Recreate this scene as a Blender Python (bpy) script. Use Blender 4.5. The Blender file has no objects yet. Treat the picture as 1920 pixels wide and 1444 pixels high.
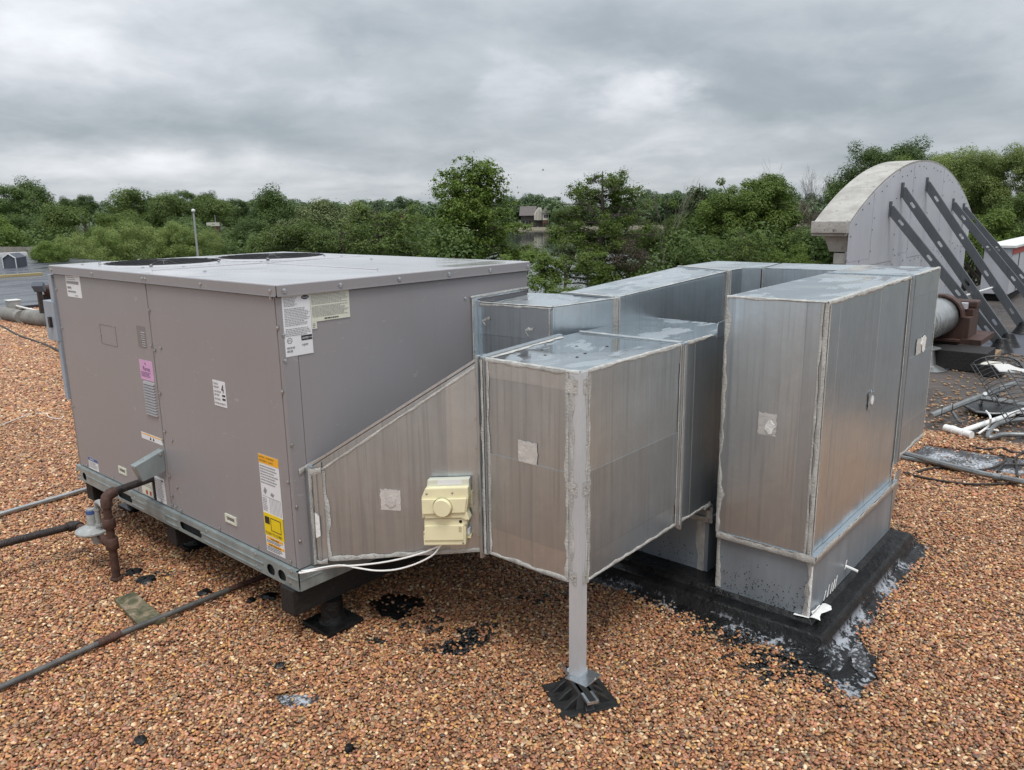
import bpy, bmesh, math, random
import numpy as np
from mathutils import Vector, Matrix
from mathutils.geometry import tessellate_polygon
random.seed(7)
rng = np.random.default_rng(11)
S = bpy.context.scene
COL = S.collection
rad = math.radians

# ------------------------------------------------------------------ camera
CR = np.array([[0.6492, -0.7605, -0.0149], [0.1767, 0.1317, 0.9754], [0.7399, 0.6358, -0.2198]])
CR[2] /= np.linalg.norm(CR[2]); CR[0] -= CR[2]*CR[0].dot(CR[2]); CR[0] /= np.linalg.norm(CR[0]); CR[1] = np.cross(CR[0], CR[2])
CL = np.array([-1.6616, -2.5929, 1.7559])
FPX = 1457.56
cam = bpy.data.cameras.new('camera'); cam.sensor_width = 36; cam.lens = FPX/1920*36
cam.clip_start = 0.05; cam.clip_end = 6000
co = bpy.data.objects.new('camera', cam); COL.objects.link(co)
R3 = Matrix((CR[0], CR[1], -CR[2])).transposed()
co.matrix_world = Matrix.Translation(CL) @ R3.to_4x4()
S.camera = co

def ray(u, v):
    return (u-960)/FPX*CR[0] + (722-v)/FPX*CR[1] + CR[2]
def on(ax, val, u, v):          # measured point of the photograph carried to a world plane
    d = ray(u, v); return CL + (val-CL[ax])/d[ax]*d
def G(u, v, z=0.0): return on(2, z, u, v)
def at(u, v, dist): return CL + dist*ray(u, v)

# ------------------------------------------------------------------ sky, sun, exposure
SUN_EL, SUN_AZ = rad(66), rad(228)
W = bpy.data.worlds.new('World'); S.world = W; W.use_nodes = True
nt = W.node_tree; nt.nodes.clear()
def N(t, typ, **kw):
    n = t.nodes.new(typ)
    for k, v in kw.items():
        if k == 'ins':
            for a, b in v.items():
                if isinstance(b, bpy.types.NodeSocket): t.links.new(b, n.inputs[a])
                else: n.inputs[a].default_value = b
        else: setattr(n, k, v)
    return n
def mth(t, op, a, b=None, c=None, clamp=False):
    n = t.nodes.new('ShaderNodeMath'); n.operation = op; n.use_clamp = clamp
    for i, x in enumerate((a, b, c)):
        if x is None: continue
        if isinstance(x, bpy.types.NodeSocket): t.links.new(x, n.inputs[i])
        else: n.inputs[i].default_value = x
    return n.outputs[0]
def mixc(t, f, a, b, typ='MIX'):
    n = t.nodes.new('ShaderNodeMix'); n.data_type = 'RGBA'; n.blend_type = typ
    for i, x in ((0, f), (6, a), (7, b)):
        if isinstance(x, bpy.types.NodeSocket): t.links.new(x, n.inputs[i])
        elif i == 0: n.inputs[0].default_value = x
        else: n.inputs[i].default_value = (*x, 1) if len(x) == 3 else x
    return n.outputs[2]
def ramp(t, fac, pts):
    n = t.nodes.new('ShaderNodeValToRGB'); e = n.color_ramp.elements
    while len(e) < len(pts): e.new(0.5)
    for i, (p, c) in enumerate(pts):
        e[i].position = p; e[i].color = (c, c, c, 1) if not hasattr(c, '__len__') else (*c, 1)
    t.links.new(fac, n.inputs[0]); return n.outputs[0]
def noise(t, vec, scale, detail=4, rough=.55, dist=0, out=0):
    n = N(t, 'ShaderNodeTexNoise', ins={'Scale': scale, 'Detail': detail, 'Roughness': rough, 'Distortion': dist})
    t.links.new(vec, n.inputs['Vector']); return n.outputs[out]
def mapping(t, vec, scale=(1, 1, 1), loc=(0, 0, 0), rot=(0, 0, 0)):
    n = N(t, 'ShaderNodeMapping', ins={'Scale': scale, 'Location': loc, 'Rotation': rot}); t.links.new(vec, n.inputs['Vector']); return n.outputs[0]

tc = nt.nodes.new('ShaderNodeTexCoord').outputs['Generated']
sep = nt.nodes.new('ShaderNodeSeparateXYZ'); nt.links.new(tc, sep.inputs[0])
X, Y, Z = sep.outputs
zz = mth(nt, 'ADD', mth(nt, 'MAXIMUM', Z, 0.0), 0.24)
cmb = nt.nodes.new('ShaderNodeCombineXYZ')
nt.links.new(mth(nt, 'DIVIDE', X, zz), cmb.inputs[0]); nt.links.new(mth(nt, 'DIVIDE', Y, zz), cmb.inputs[1])
plane = cmb.outputs[0]
nl = noise(nt, plane, 0.80, 5, .5, .45)
nm = noise(nt, mapping(nt, plane, loc=(4, 9, 1)), 2.2, 6, .5, .5)
az = mth(nt, 'ARCTAN2', Y, X)
el = mth(nt, 'ARCSINE', Z)
warp = noise(nt, mapping(nt, tc, (5, 5, 11)), 1.0, 5, .6)
warp2 = noise(nt, mapping(nt, tc, (5, 5, 11), (3, 1, 7)), 1.0, 5, .6)
azw = mth(nt, 'ADD', az, mth(nt, 'MULTIPLY', mth(nt, 'SUBTRACT', warp, .5), .45))
elw = mth(nt, 'ADD', el, mth(nt, 'MULTIPLY', mth(nt, 'SUBTRACT', warp2, .5), .075))
tot = mth(nt, 'MULTIPLY', mth(nt, 'SUBTRACT', nl, .5), 0.58)
tot = mth(nt, 'ADD', tot, mth(nt, 'MULTIPLY', mth(nt, 'SUBTRACT', nm, .5), 0.46))
nf = noise(nt, mapping(nt, plane, loc=(2, 5, 8)), 4.2, 6, .6, .5)
tot = mth(nt, 'ADD', tot, mth(nt, 'MULTIPLY', mth(nt, 'SUBTRACT', nf, .5), 0.22))
for a0, e0, sa, se, amp in ((.25,.12,.22,.10,-.05),(1.230,.185,.10,.035,.20),(1.058,.197,.069,.032,.08),(.954,.197,.049,.027,.06),
        (.563,.140,.060,.024,.22),(.724,.147,.039,.030,.10),(1.100,.056,.199,.014,.14),(1.241,.060,.060,.016,.06),
        (.424,.081,.127,.012,.07),(.178,.170,.037,.040,.07),(.877,.025,.394,.010,.05),(1.085,.099,.256,.020,-.13),
        (.521,.205,.177,.039,-.08),(.368,.128,.136,.034,-.07),(.775,.066,.25,.012,-.09)):
    da = mth(nt, 'DIVIDE', mth(nt, 'SUBTRACT', azw, a0), sa); de = mth(nt, 'DIVIDE', mth(nt, 'SUBTRACT', elw, e0), se)
    q = mth(nt, 'ADD', mth(nt, 'MULTIPLY', da, da), mth(nt, 'MULTIPLY', de, de))
    tot = mth(nt, 'ADD', tot, mth(nt, 'MULTIPLY', mth(nt, 'EXPONENT', mth(nt, 'MULTIPLY', q, -0.6)), amp*1.35))
shade = mth(nt, 'ADD', tot, .5)
ccol = ramp(nt, shade, [(0.0, (.200, .232, .262)), (.30, (.290, .325, .355)), (.5, (.415, .445, .475)), (.72, (.615, .630, .665)), (1.0, (.82, .86, .90))])
# an overcast sky brightens towards the zenith
gain = mth(nt, 'ADD', .95, mth(nt, 'MULTIPLY', mth(nt, 'POWER', mth(nt, 'MAXIMUM', Z, 0.0), 1.6), 1.5))
gc = nt.nodes.new('ShaderNodeVectorMath'); gc.operation = 'SCALE'; nt.links.new(ccol, gc.inputs[0]); nt.links.new(gain, gc.inputs['Scale'])
sky = nt.nodes.new('ShaderNodeTexSky'); sky.sky_type = 'NISHITA'; sky.sun_disc = False
sky.sun_elevation = SUN_EL; sky.sun_rotation = rad(90) - SUN_AZ
bgs = N(nt, 'ShaderNodeBackground', ins={'Color': sky.outputs[0], 'Strength': 0.10})
bgc = N(nt, 'ShaderNodeBackground', ins={'Color': gc.outputs[0], 'Strength': 1.0})
mx = N(nt, 'ShaderNodeMixShader', ins={0: 0.95}); nt.links.new(bgs.outputs[0], mx.inputs[1]); nt.links.new(bgc.outputs[0], mx.inputs[2])
ow = nt.nodes.new('ShaderNodeOutputWorld'); nt.links.new(mx.outputs[0], ow.inputs[0])
sl = bpy.data.lights.new('sun', 'SUN'); sl.energy = 1.5; sl.angle = rad(22); sl.color = (1, .97, .93)
so = bpy.data.objects.new('sun', sl); COL.objects.link(so)
so.rotation_euler = Vector((math.cos(SUN_AZ)*math.cos(SUN_EL), math.sin(SUN_AZ)*math.cos(SUN_EL), math.sin(SUN_EL))).to_track_quat('Z', 'Y').to_euler()
S.view_settings.view_transform = 'Standard'; S.view_settings.look = 'None'
S.view_settings.exposure = 0.45; S.view_settings.gamma = 1; S.view_settings.use_curve_mapping = False
S.render.engine = 'CYCLES'
S.cycles.max_bounces = 6; S.cycles.diffuse_bounces = 2; S.cycles.glossy_bounces = 4; S.cycles.transparent_max_bounces = 4
S.cycles.use_denoising = True; S.cycles.caustics_reflective = False; S.cycles.caustics_refractive = False

# ------------------------------------------------------------------ materials
def newmat(name):
    m = bpy.data.materials.new(name); m.use_nodes = True
    t = m.node_tree; b = t.nodes['Principled BSDF']
    tc = t.nodes.new('ShaderNodeTexCoord').outputs['Object']
    return m, t, b, tc
def L(t, a, b): t.links.new(a, b)
def simple(name, col, rough=.6, metal=0.0, var=.15, vscale=9.0, stretch=(1, 1, 1), bump=0.0, bscale=60, spec=.5, rvar=.1):
    m, t, b, c = newmat(name)
    v = mapping(t, c, stretch)
    n = noise(t, v, vscale, 5, .6)
    lo = tuple(x*(1-var) for x in col); hi = tuple(min(1, x*(1+var)) for x in col)
    L(t, ramp(t, n, [(.3, lo), (.7, hi)]), b.inputs['Base Color'])
    n2 = noise(t, v, vscale*2.3, 3)
    L(t, mth(t, 'ADD', rough-rvar, mth(t, 'MULTIPLY', n2, 2*rvar), clamp=True), b.inputs['Roughness'])
    b.inputs['Metallic'].default_value = metal; b.inputs['Specular IOR Level'].default_value = spec
    if bump:
        bn = N(t, 'ShaderNodeBump', ins={'Strength': bump, 'Distance': .01}); L(t, noise(t, c, bscale, 4), bn.inputs['Height']); L(t, bn.outputs[0], b.inputs['Normal'])
    return m

def galv(name, col=(.66, .73, .775), rough=.26, streak=.25, dirt=.16, wet=0.0, film=(.30, .26, .22)):
    m, t, b, c = newmat(name)
    z = mapping(t, c, (13, 13, .7)); runs = noise(t, z, 1.6, 5, .6)
    fine = noise(t, mapping(t, c, (140, 140, 2.0)), 1.0, 3, .5)
    big = noise(t, mapping(t, c, (1, 1, 1), (3, 2, 1)), 2.2, 5, .6)
    rr = ramp(t, runs, [(.35, 0), (.62, 1)])
    base = mixc(t, mth(t, 'MULTIPLY', big, .55), col, tuple(x*.80 for x in col))
    base = mixc(t, mth(t, 'MULTIPLY', rr, dirt), base, film)
    speck = ramp(t, noise(t, c, 75, 2, .4), [(.70, 0), (.74, 1)])
    base = mixc(t, mth(t, 'MULTIPLY', speck, .35), base, (.5, .5, .48))
    drips = ramp(t, noise(t, mapping(t, c, (48, 48, 1.1), (3, 1, 4)), 1.3, 4, .6), [(.53, 0), (.60, 1)])
    zone = ramp(t, noise(t, mapping(t, c, (1, 1, 1), (8, 3, 1)), 2.8, 2, .5), [(.35, 0), (.55, 1)])
    base = mixc(t, mth(t, 'MULTIPLY', mth(t, 'MULTIPLY', drips, zone), .22+dirt*.4), base, tuple(x*.45 for x in col))
    mott = ramp(t, noise(t, mapping(t, c, (1, 1, 1), (2, 9, 4)), 9.0, 6, .7, .6), [(.42, 0), (.68, 1)])
    base = mixc(t, mth(t, 'MULTIPLY', mott, .30), base, tuple(x*.62 for x in col))
    vs = t.nodes.new('ShaderNodeTexVoronoi'); vs.inputs['Scale'].default_value = 70; L(t, c, vs.inputs['Vector']); sv = N(t, 'ShaderNodeSeparateColor', ins={0: vs.outputs['Color']})
    base = mixc(t, mth(t, 'MULTIPLY', sv.outputs[0], .16), base, tuple(x*.72 for x in col))
    L(t, base, b.inputs['Base Color'])
    b.inputs['Metallic'].default_value = .94
    r = mth(t, 'ADD', rough-.10, mth(t, 'MULTIPLY', runs, .26*streak+.10))
    r = mth(t, 'ADD', r, mth(t, 'MULTIPLY', fine, .08)); r = mth(t, 'ADD', r, mth(t, 'MULTIPLY', big, .12))
    if wet:
        w = ramp(t, noise(t, mapping(t, c, (1, 1.6, 1)), 2.6, 5, .6, .8), [(.50, 1), (.54, 0)])
        r = mth(t, 'MULTIPLY', r, mth(t, 'SUBTRACT', 1.0, mth(t, 'MULTIPLY', w, wet)))
    L(t, mth(t, 'MAXIMUM', r, .03), b.inputs['Roughness'])
    bn = N(t, 'ShaderNodeBump', ins={'Strength': .35, 'Distance': .02}); L(t, noise(t, c, 2.4, 2, .4), bn.inputs['Height'])
    bn2 = N(t, 'ShaderNodeBump', ins={'Strength': .05, 'Distance': .004}); L(t, runs, bn2.inputs['Height']); L(t, bn.outputs[0], bn2.inputs['Normal'])
    L(t, bn2.outputs[0], b.inputs['Normal'])
    return m

MT = {}
MT['galv'] = galv('galvanized_sheet')
MT['galv_b'] = galv('galvanized_sheet_dull', (.58, .645, .69), .29, .4, .30)
MT['galv_c'] = galv('galvanized_sheet_bright', (.69, .75, .79), .24, .15, .08)
MT['galv_top'] = galv('galvanized_sheet_wet', (.70, .755, .78), .26, .1, .04, wet=.8)
MT['rail'] = simple('galvanized_rail', (.29, .335, .335), .34, .35, .18, 5, (3, 3, 1), .1, 30)
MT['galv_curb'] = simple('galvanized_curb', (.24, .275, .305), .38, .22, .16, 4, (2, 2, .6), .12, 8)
MT['strut'] = galv('steel_stud', (.20, .215, .23), .45, .4, .3, film=(.12, .12, .12))
MT['sealant'] = simple('duct_sealant', (.43, .425, .40), .55, 0, .28, 28, (1, 1, .35), .5, 120)
MT['white_sealant'] = simple('white_sealant', (.78, .78, .76), .5, 0, .08, 30, bump=.4)
MT['paint'] = None
def paintmat(name, col, rough):
    m, t, b, c = newmat(name)
    big = noise(t, c, 1.6, 4, .5); st = noise(t, mapping(t, c, (18, 18, 1.2)), 1.6, 4, .6)
    bb = mixc(t, big, tuple(x*.95 for x in col), tuple(x*1.05 for x in col))
    bb = mixc(t, mth(t, 'MULTIPLY', ramp(t, st, [(.5, 0), (.8, 1)]), .18), bb, tuple(x*.78 for x in col))
    sc = ramp(t, noise(t, mapping(t, c, (3, 3, 9), (5, 5, 2)), 4.0, 2, .3, 2.0), [(.735, 0), (.745, 1)])
    bb = mixc(t, mth(t, 'MULTIPLY', sc, .18), bb, (.6, .6, .6))
    L(t, bb, b.inputs['Base Color'])
    L(t, mth(t, 'ADD', rough-.06, mth(t, 'MULTIPLY', big, .14)), b.inputs['Roughness'])
    bn = N(t, 'ShaderNodeBump', ins={'Strength': .18, 'Distance': .02}); L(t, noise(t, c, 1.7, 2, .4), bn.inputs['Height']); L(t, bn.outputs[0], b.inputs['Normal'])
    return m
MT['paint'] = paintmat('cabinet_paint', (.280, .264, .271), .30)
MT['paint_dark'] = paintmat('cabinet_paint_edge', (.205, .190, .188), .38)
MT['seam_dark'] = simple('panel_gap', (.05, .047, .045), .7)
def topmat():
    m, t, b, c = newmat('cabinet_paint_sky_lit')
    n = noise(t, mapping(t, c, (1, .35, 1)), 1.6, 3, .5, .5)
    bb = ramp(t, n, [(.3, (.40, .395, .41)), (.7, (.47, .465, .48))])  # paler than the side paint: the sky's reflection is put into the colour
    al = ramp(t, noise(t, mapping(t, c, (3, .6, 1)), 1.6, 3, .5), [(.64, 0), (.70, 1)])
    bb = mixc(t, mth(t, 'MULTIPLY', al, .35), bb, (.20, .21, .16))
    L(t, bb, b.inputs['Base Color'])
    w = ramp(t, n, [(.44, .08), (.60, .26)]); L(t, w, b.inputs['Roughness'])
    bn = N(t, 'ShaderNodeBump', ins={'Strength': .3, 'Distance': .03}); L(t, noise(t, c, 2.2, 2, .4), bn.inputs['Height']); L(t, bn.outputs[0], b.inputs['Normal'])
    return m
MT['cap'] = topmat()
MT['black'] = simple('black_plastic', (.018, .018, .018), .38, 0, .3, 30, rvar=.15)
MT['grille'] = simple('grille_wire', (.03, .03, .032), .45)
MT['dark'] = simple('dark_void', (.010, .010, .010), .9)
MT['tar'] = None
def tarmat():
    m, t, b, c = newmat('roof_tar')
    n = noise(t, c, 9, 6, .65, .6)
    L(t, ramp(t, n, [(.35, (.004, .004, .0045)), (.7, (.011, .011, .011))]), b.inputs['Base Color'])
    L(t, ramp(t, noise(t, c, 14, 4, .6), [(.35, .22), (.7, .62)]), b.inputs['Roughness']); b.inputs['Specular IOR Level'].default_value = .3
    bn = N(t, 'ShaderNodeBump', ins={'Strength': .8, 'Distance': .012}); L(t, noise(t, c, 22, 5, .6), bn.inputs['Height']); L(t, bn.outputs[0], b.inputs['Normal'])
    return m
MT['tar'] = tarmat()
def tarworn():
    m = MT['tar'].copy(); m.name = 'tar_with_coating'; t = m.node_tree; b = t.nodes['Principled BSDF']; c = t.nodes['Texture Coordinate'].outputs['Object']
    src = b.inputs['Base Color'].links[0].from_socket; s = N(t, 'ShaderNodeSeparateXYZ', ins={0: c})
    low = ramp(t, mth(t, 'MULTIPLY', mth(t, 'ADD', s.outputs[2], .012), 10.0), [(.30, 1), (.55, 0)])
    n = mth(t, 'ADD', mth(t, 'MULTIPLY', noise(t, c, 48, 5, .7), .5), mth(t, 'MULTIPLY', noise(t, c, 4.5, 3, .5), .5))
    f = mth(t, 'MULTIPLY', ramp(t, n, [(.525, 0), (.58, 1)]), low)
    L(t, mixc(t, f, src, (.33, .35, .38)), b.inputs['Base Color']); return m
MT['tar_w'] = tarworn()
def coatmat():
    m, t, b, c = newmat('aluminium_roof_coating')
    n = noise(t, c, 55, 5, .7); g = noise(t, c, 5, 4, .6)
    f = ramp(t, mth(t, 'ADD', mth(t, 'MULTIPLY', n, .55), mth(t, 'MULTIPLY', g, .45)), [(.49, 0), (.58, 1)])
    L(t, mixc(t, f, (.028, .028, .030), (.46, .48, .51)), b.inputs['Base Color']); b.inputs['Roughness'].default_value = .5
    bn = N(t, 'ShaderNodeBump', ins={'Strength': .7, 'Distance': .004}); L(t, n, bn.inputs['Height']); L(t, bn.outputs[0], b.inputs['Normal'])
    return m
MT['silver'] = coatmat()
MT['wood_dark'] = simple('tarred_timber', (.012, .010, .009), .7, 0, .5, 8, (1, 14, 14), .6, 40)
MT['wood'] = simple('weathered_wood', (.30, .20, .12), .7, 0, .35, 5, (1, 16, 16), .5, 40)
MT['rust'] = simple('rusty_gas_pipe', (.075, .036, .026), .6, .1, .5, 25, (1, 1, 1), .5, 160)
MT['pipe_dark'] = simple('dark_iron_pipe', (.035, .028, .026), .5, .2, .6, 30, (1, 1, 1), .5, 160)
MT['conduit'] = simple('grey_conduit', (.24, .25, .25), .42, .6, .3, 12, bump=.2)
MT['pipe_galv'] = simple('galvanized_pipe', (.42, .43, .43), .35, .8, .2, 12)
MT['regulator'] = simple('grey_cast_regulator', (.34, .35, .34), .5, .1, .2, 40, bump=.3)
MT['cream'] = simple('cream_plastic', (.80, .745, .49), .42, 0, .06, 6)
MT['cream_d'] = simple('cream_plastic_edge', (.50, .45, .28), .5, 0, .08, 6)
MT['white'] = simple('white_plastic', (.78, .78, .76), .42, 0, .05, 6)
MT['cable_w'] = simple('white_cable', (.80, .80, .78), .45, 0, .04, 6)
MT['screw'] = simple('zinc_screw', (.55, .55, .55), .3, 1.0, .2, 90)
MT['s_white'] = simple('sticker_white', (.74, .75, .77), .45, 0, .05, 20)
MT['s_cream'] = simple('sticker_cream', (.66, .67, .56), .45, 0, .05, 20)
MT['s_yellow'] = simple('sticker_yellow', (.80, .58, .01), .45, 0, .04, 20)
MT['s_orange'] = simple('sticker_orange', (.85, .42, .03), .45, 0, .04, 20)
MT['s_pink'] = simple('sticker_pink', (.62, .36, .58), .45, 0, .04, 20)
MT['s_blue'] = simple('sticker_blue', (.05, .10, .26), .45, 0, .04, 20)
MT['s_red'] = simple('sticker_red', (.42, .06, .03), .45, 0, .04, 20)
MT['ink'] = simple('ink_black', (.02, .02, .022), .5, 0, .1, 20)
MT['ink_g'] = simple('ink_grey', (.28, .28, .29), .5, 0, .1, 20)
MT['ink_p'] = simple('ink_purple', (.16, .05, .16), .5, 0, .1, 20)
MT['box_blue'] = simple('disconnect_paint', (.30, .34, .39), .45, 0, .12, 8)
MT['patch_w'] = simple('tape_patch', (.62, .61, .59), .42, .3, .16, 25, (1, 1, 3), .18, 90)
def stone():
    m, t, b, c = newmat('limestone')
    n = noise(t, c, 3.5, 7, .65); sp = ramp(t, noise(t, c, 17, 4, .6), [(.62, 0), (.70, 1)])
    bb = ramp(t, n, [(.3, (.28, .265, .24)), (.7, (.48, .465, .435))])
    bb = mixc(t, mth(t, 'MULTIPLY', sp, .8), bb, (.07, .065, .06))
    L(t, bb, b.inputs['Base Color']); b.inputs['Roughness'].default_value = .9
    bn = N(t, 'ShaderNodeBump', ins={'Strength': .6, 'Distance': .02}); L(t, noise(t, c, 14, 6, .7), bn.inputs['Height']); L(t, bn.outputs[0], b.inputs['Normal'])
    return m
MT['stone'] = stone()
MT['clad'] = simple('grey_cladding', (.50, .505, .54), .42, .15, .07, 1.6, (2, 2, .5), 1.0, 1.4)
MT['rivet'] = simple('dark_rivet', (.10, .10, .11), .6, .3)
MT['conduit_d'] = simple('weathered_conduit', (.115, .115, .11), .5, .4, .4, 12, bump=.2)
MT['brown_fan'] = simple('rusted_brown_housing', (.058, .026, .018), .6, 0, .5, 6, (1, 1, .5), .3)
MT['dirt'] = None
def dirtmat():
    m, t, b, c = newmat('roof_membrane_dirty')
    a = noise(t, c, .9, 7, .65, .5); d = noise(t, c, 22, 5, .7)
    bb = ramp(t, a, [(.34, (.018, .015, .013)), (.52, (.048, .038, .033)), (.74, (.115, .098, .090))])
    bb = mixc(t, mth(t, 'MULTIPLY', ramp(t, d, [(.45, 0), (.75, 1)]), .6), bb, (.14, .115, .10))
    sp = ramp(t, noise(t, c, 55, 2, .5), [(.70, 0), (.73, 1)])
    bb = mixc(t, sp, bb, (.34, .27, .21))
    L(t, bb, b.inputs['Base Color'])
    L(t, ramp(t, a, [(.4, .25), (.6, .75)]), b.inputs['Roughness'])
    bn = N(t, 'ShaderNodeBump', ins={'Strength': .5, 'Distance': .01}); L(t, d, bn.inputs['Height']); L(t, bn.outputs[0], b.inputs['Normal'])
    return m
MT['dirt'] = dirtmat()
def memmat():
    m, t, b, c = newmat('wet_roof_membrane')
    a = noise(t, mapping(t, c, (.35, 1.1, 1)), .8, 6, .6, .6)
    L(t, ramp(t, a, [(.35, (.034, .038, .050)), (.65, (.080, .085, .105))]), b.inputs['Base Color'])
    L(t, ramp(t, a, [(.42, .12), (.60, .70)]), b.inputs['Roughness'])
    return m
MT['membrane'] = memmat()
def gravbase():
    m, t, b, c = newmat('gravel_bed')
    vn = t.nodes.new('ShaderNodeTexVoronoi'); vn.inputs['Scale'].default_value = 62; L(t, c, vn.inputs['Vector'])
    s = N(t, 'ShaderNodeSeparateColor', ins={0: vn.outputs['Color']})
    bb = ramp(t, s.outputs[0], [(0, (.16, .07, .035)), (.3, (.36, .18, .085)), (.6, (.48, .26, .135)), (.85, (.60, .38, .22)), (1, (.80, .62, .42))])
    gap_shade = ramp(t, vn.outputs['Distance'], [(.40, 1), (.85, .35)])  # stone edges darkened in the colour, standing for shade in the gaps
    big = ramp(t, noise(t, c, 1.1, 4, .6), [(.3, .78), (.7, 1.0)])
    k = mth(t, 'MULTIPLY', gap_shade, big)
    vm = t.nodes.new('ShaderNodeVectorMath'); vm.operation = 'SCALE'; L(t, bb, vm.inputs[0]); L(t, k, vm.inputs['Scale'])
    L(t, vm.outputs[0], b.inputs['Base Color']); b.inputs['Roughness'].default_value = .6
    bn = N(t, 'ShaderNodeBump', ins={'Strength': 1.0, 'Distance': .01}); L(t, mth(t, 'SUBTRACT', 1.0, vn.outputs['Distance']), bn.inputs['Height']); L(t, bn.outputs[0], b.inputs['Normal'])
    return m
MT['gravbase'] = gravbase()
def pebmat():
    m, t, b, c = newmat('pebble')
    a = t.nodes.new('ShaderNodeAttribute'); a.attribute_type = 'INSTANCER'; a.attribute_name = 'col'
    n = noise(t, c, 1.6, 3, .6)
    vm = t.nodes.new('ShaderNodeVectorMath'); vm.operation = 'SCALE'; L(t, a.outputs['Color'], vm.inputs[0]); L(t, mth(t, 'ADD', .78, mth(t, 'MULTIPLY', n, .44)), vm.inputs['Scale'])
    L(t, vm.outputs[0], b.inputs['Base Color']); b.inputs['Roughness'].default_value = .42
    return m
MT['pebble'] = pebmat()
MT['grass'] = simple('grass_ground', (.055, .075, .028), .9, 0, .35, .12, bump=.3, bscale=2)
MT['shore'] = simple('muddy_bank', (.16, .14, .10), .9, 0, .3, .5)
def water():
    m, t, b, c = newmat('lake_water')
    b.inputs['Base Color'].default_value = (.035, .045, .035, 1); b.inputs['Roughness'].default_value = .06; b.inputs['IOR'].default_value = 1.33
    bn = N(t, 'ShaderNodeBump', ins={'Strength': .10, 'Distance': .1}); L(t, noise(t, mapping(t, c, (.6, .6, 1)), 1.0, 4, .6), bn.inputs['Height']); L(t, bn.outputs[0], b.inputs['Normal'])
    return m
MT['water'] = water()
def leafmat(name, lo, hi, trans=.25):
    m, t, b, c = newmat(name)
    a = t.nodes.new('ShaderNodeAttribute'); a.attribute_name = 'tint'
    oi = t.nodes.new('ShaderNodeObjectInfo')
    bb = ramp(t, a.outputs['Fac'], [(0, lo), (1, hi)])
    k = mth(t, 'ADD', .85, mth(t, 'MULTIPLY', oi.outputs['Random'], .3))
    vm = t.nodes.new('ShaderNodeVectorMath'); vm.operation = 'SCALE'; L(t, bb, vm.inputs[0]); L(t, k, vm.inputs['Scale'])
    L(t, vm.outputs[0], b.inputs['Base Color']); b.inputs['Roughness'].default_value = .55; b.inputs['Specular IOR Level'].default_value = .35
    tr = N(t, 'ShaderNodeBsdfTranslucent'); L(t, vm.outputs[0], tr.inputs[0])
    ms = N(t, 'ShaderNodeMixShader', ins={0: trans}); L(t, b.outputs[0], ms.inputs[1]); L(t, tr.outputs[0], ms.inputs[2])
    L(t, ms.outputs[0], t.nodes['Material Output'].inputs[0])
    return m
MT['leaf_mid'] = leafmat('leaf_mid_green', (.078, .122, .027), (.165, .225, .056), .4)
MT['leaf_dark'] = leafmat('leaf_dark_green', (.062, .105, .026), (.130, .192, .052), .4)
MT['leaf_light'] = leafmat('leaf_light_green', (.140, .195, .048), (.27, .33, .105), .4)
MT['leaf_bright'] = leafmat('leaf_bright_green', (.098, .150, .026), (.165, .235, .045), .4)
MT['leaf_olive'] = leafmat('leaf_olive_green', (.095, .125, .045), (.21, .25, .10), .3)
MT['leaf_brown'] = leafmat('leaf_brown_brush', (.055, .040, .028), (.12, .095, .065))
MT['leaf_far'] = leafmat('leaf_far_green', (.074, .120, .050), (.125, .185, .080))
MT['bark'] = simple('bark', (.060, .048, .040), .9, 0, .35, 6)
MT['bark_pale'] = simple('bark_pale', (.26, .23, .20), .85, 0, .25, 6)
MT['brick'] = simple('far_brick', (.20, .085, .065), .9, 0, .25, 2)
MT['shingle'] = simple('roof_shingle', (.12, .105, .10), .9, 0, .2, 1.2)
MT['plaster'] = simple('cream_plaster', (.60, .57, .50), .85, 0, .06, 1)
MT['glass'] = simple('window_glass', (.03, .035, .04), .1, 0, .1, 1)
MT['fence'] = simple('grey_fence_wood', (.27, .245, .22), .85, 0, .25, 1.5, (4, 4, .4))
MT['coping_y'] = simple('yellow_coping', (.42, .33, .16), .7, 0, .2, 1)
MT['white_paint'] = simple('white_trim', (.66, .66, .64), .6, 0, .06, 2)
MT['slate'] = simple('dark_slate_paint', (.07, .08, .10), .6, 0, .15, 2)
MT['red_paint'] = simple('red_band', (.36, .05, .04), .6, 0, .1, 2)
MT['roll'] = simple('grey_rolled_membrane', (.20, .195, .18), .8, 0, .4, 4, (1, 1, 1), .6, 12)

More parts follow.
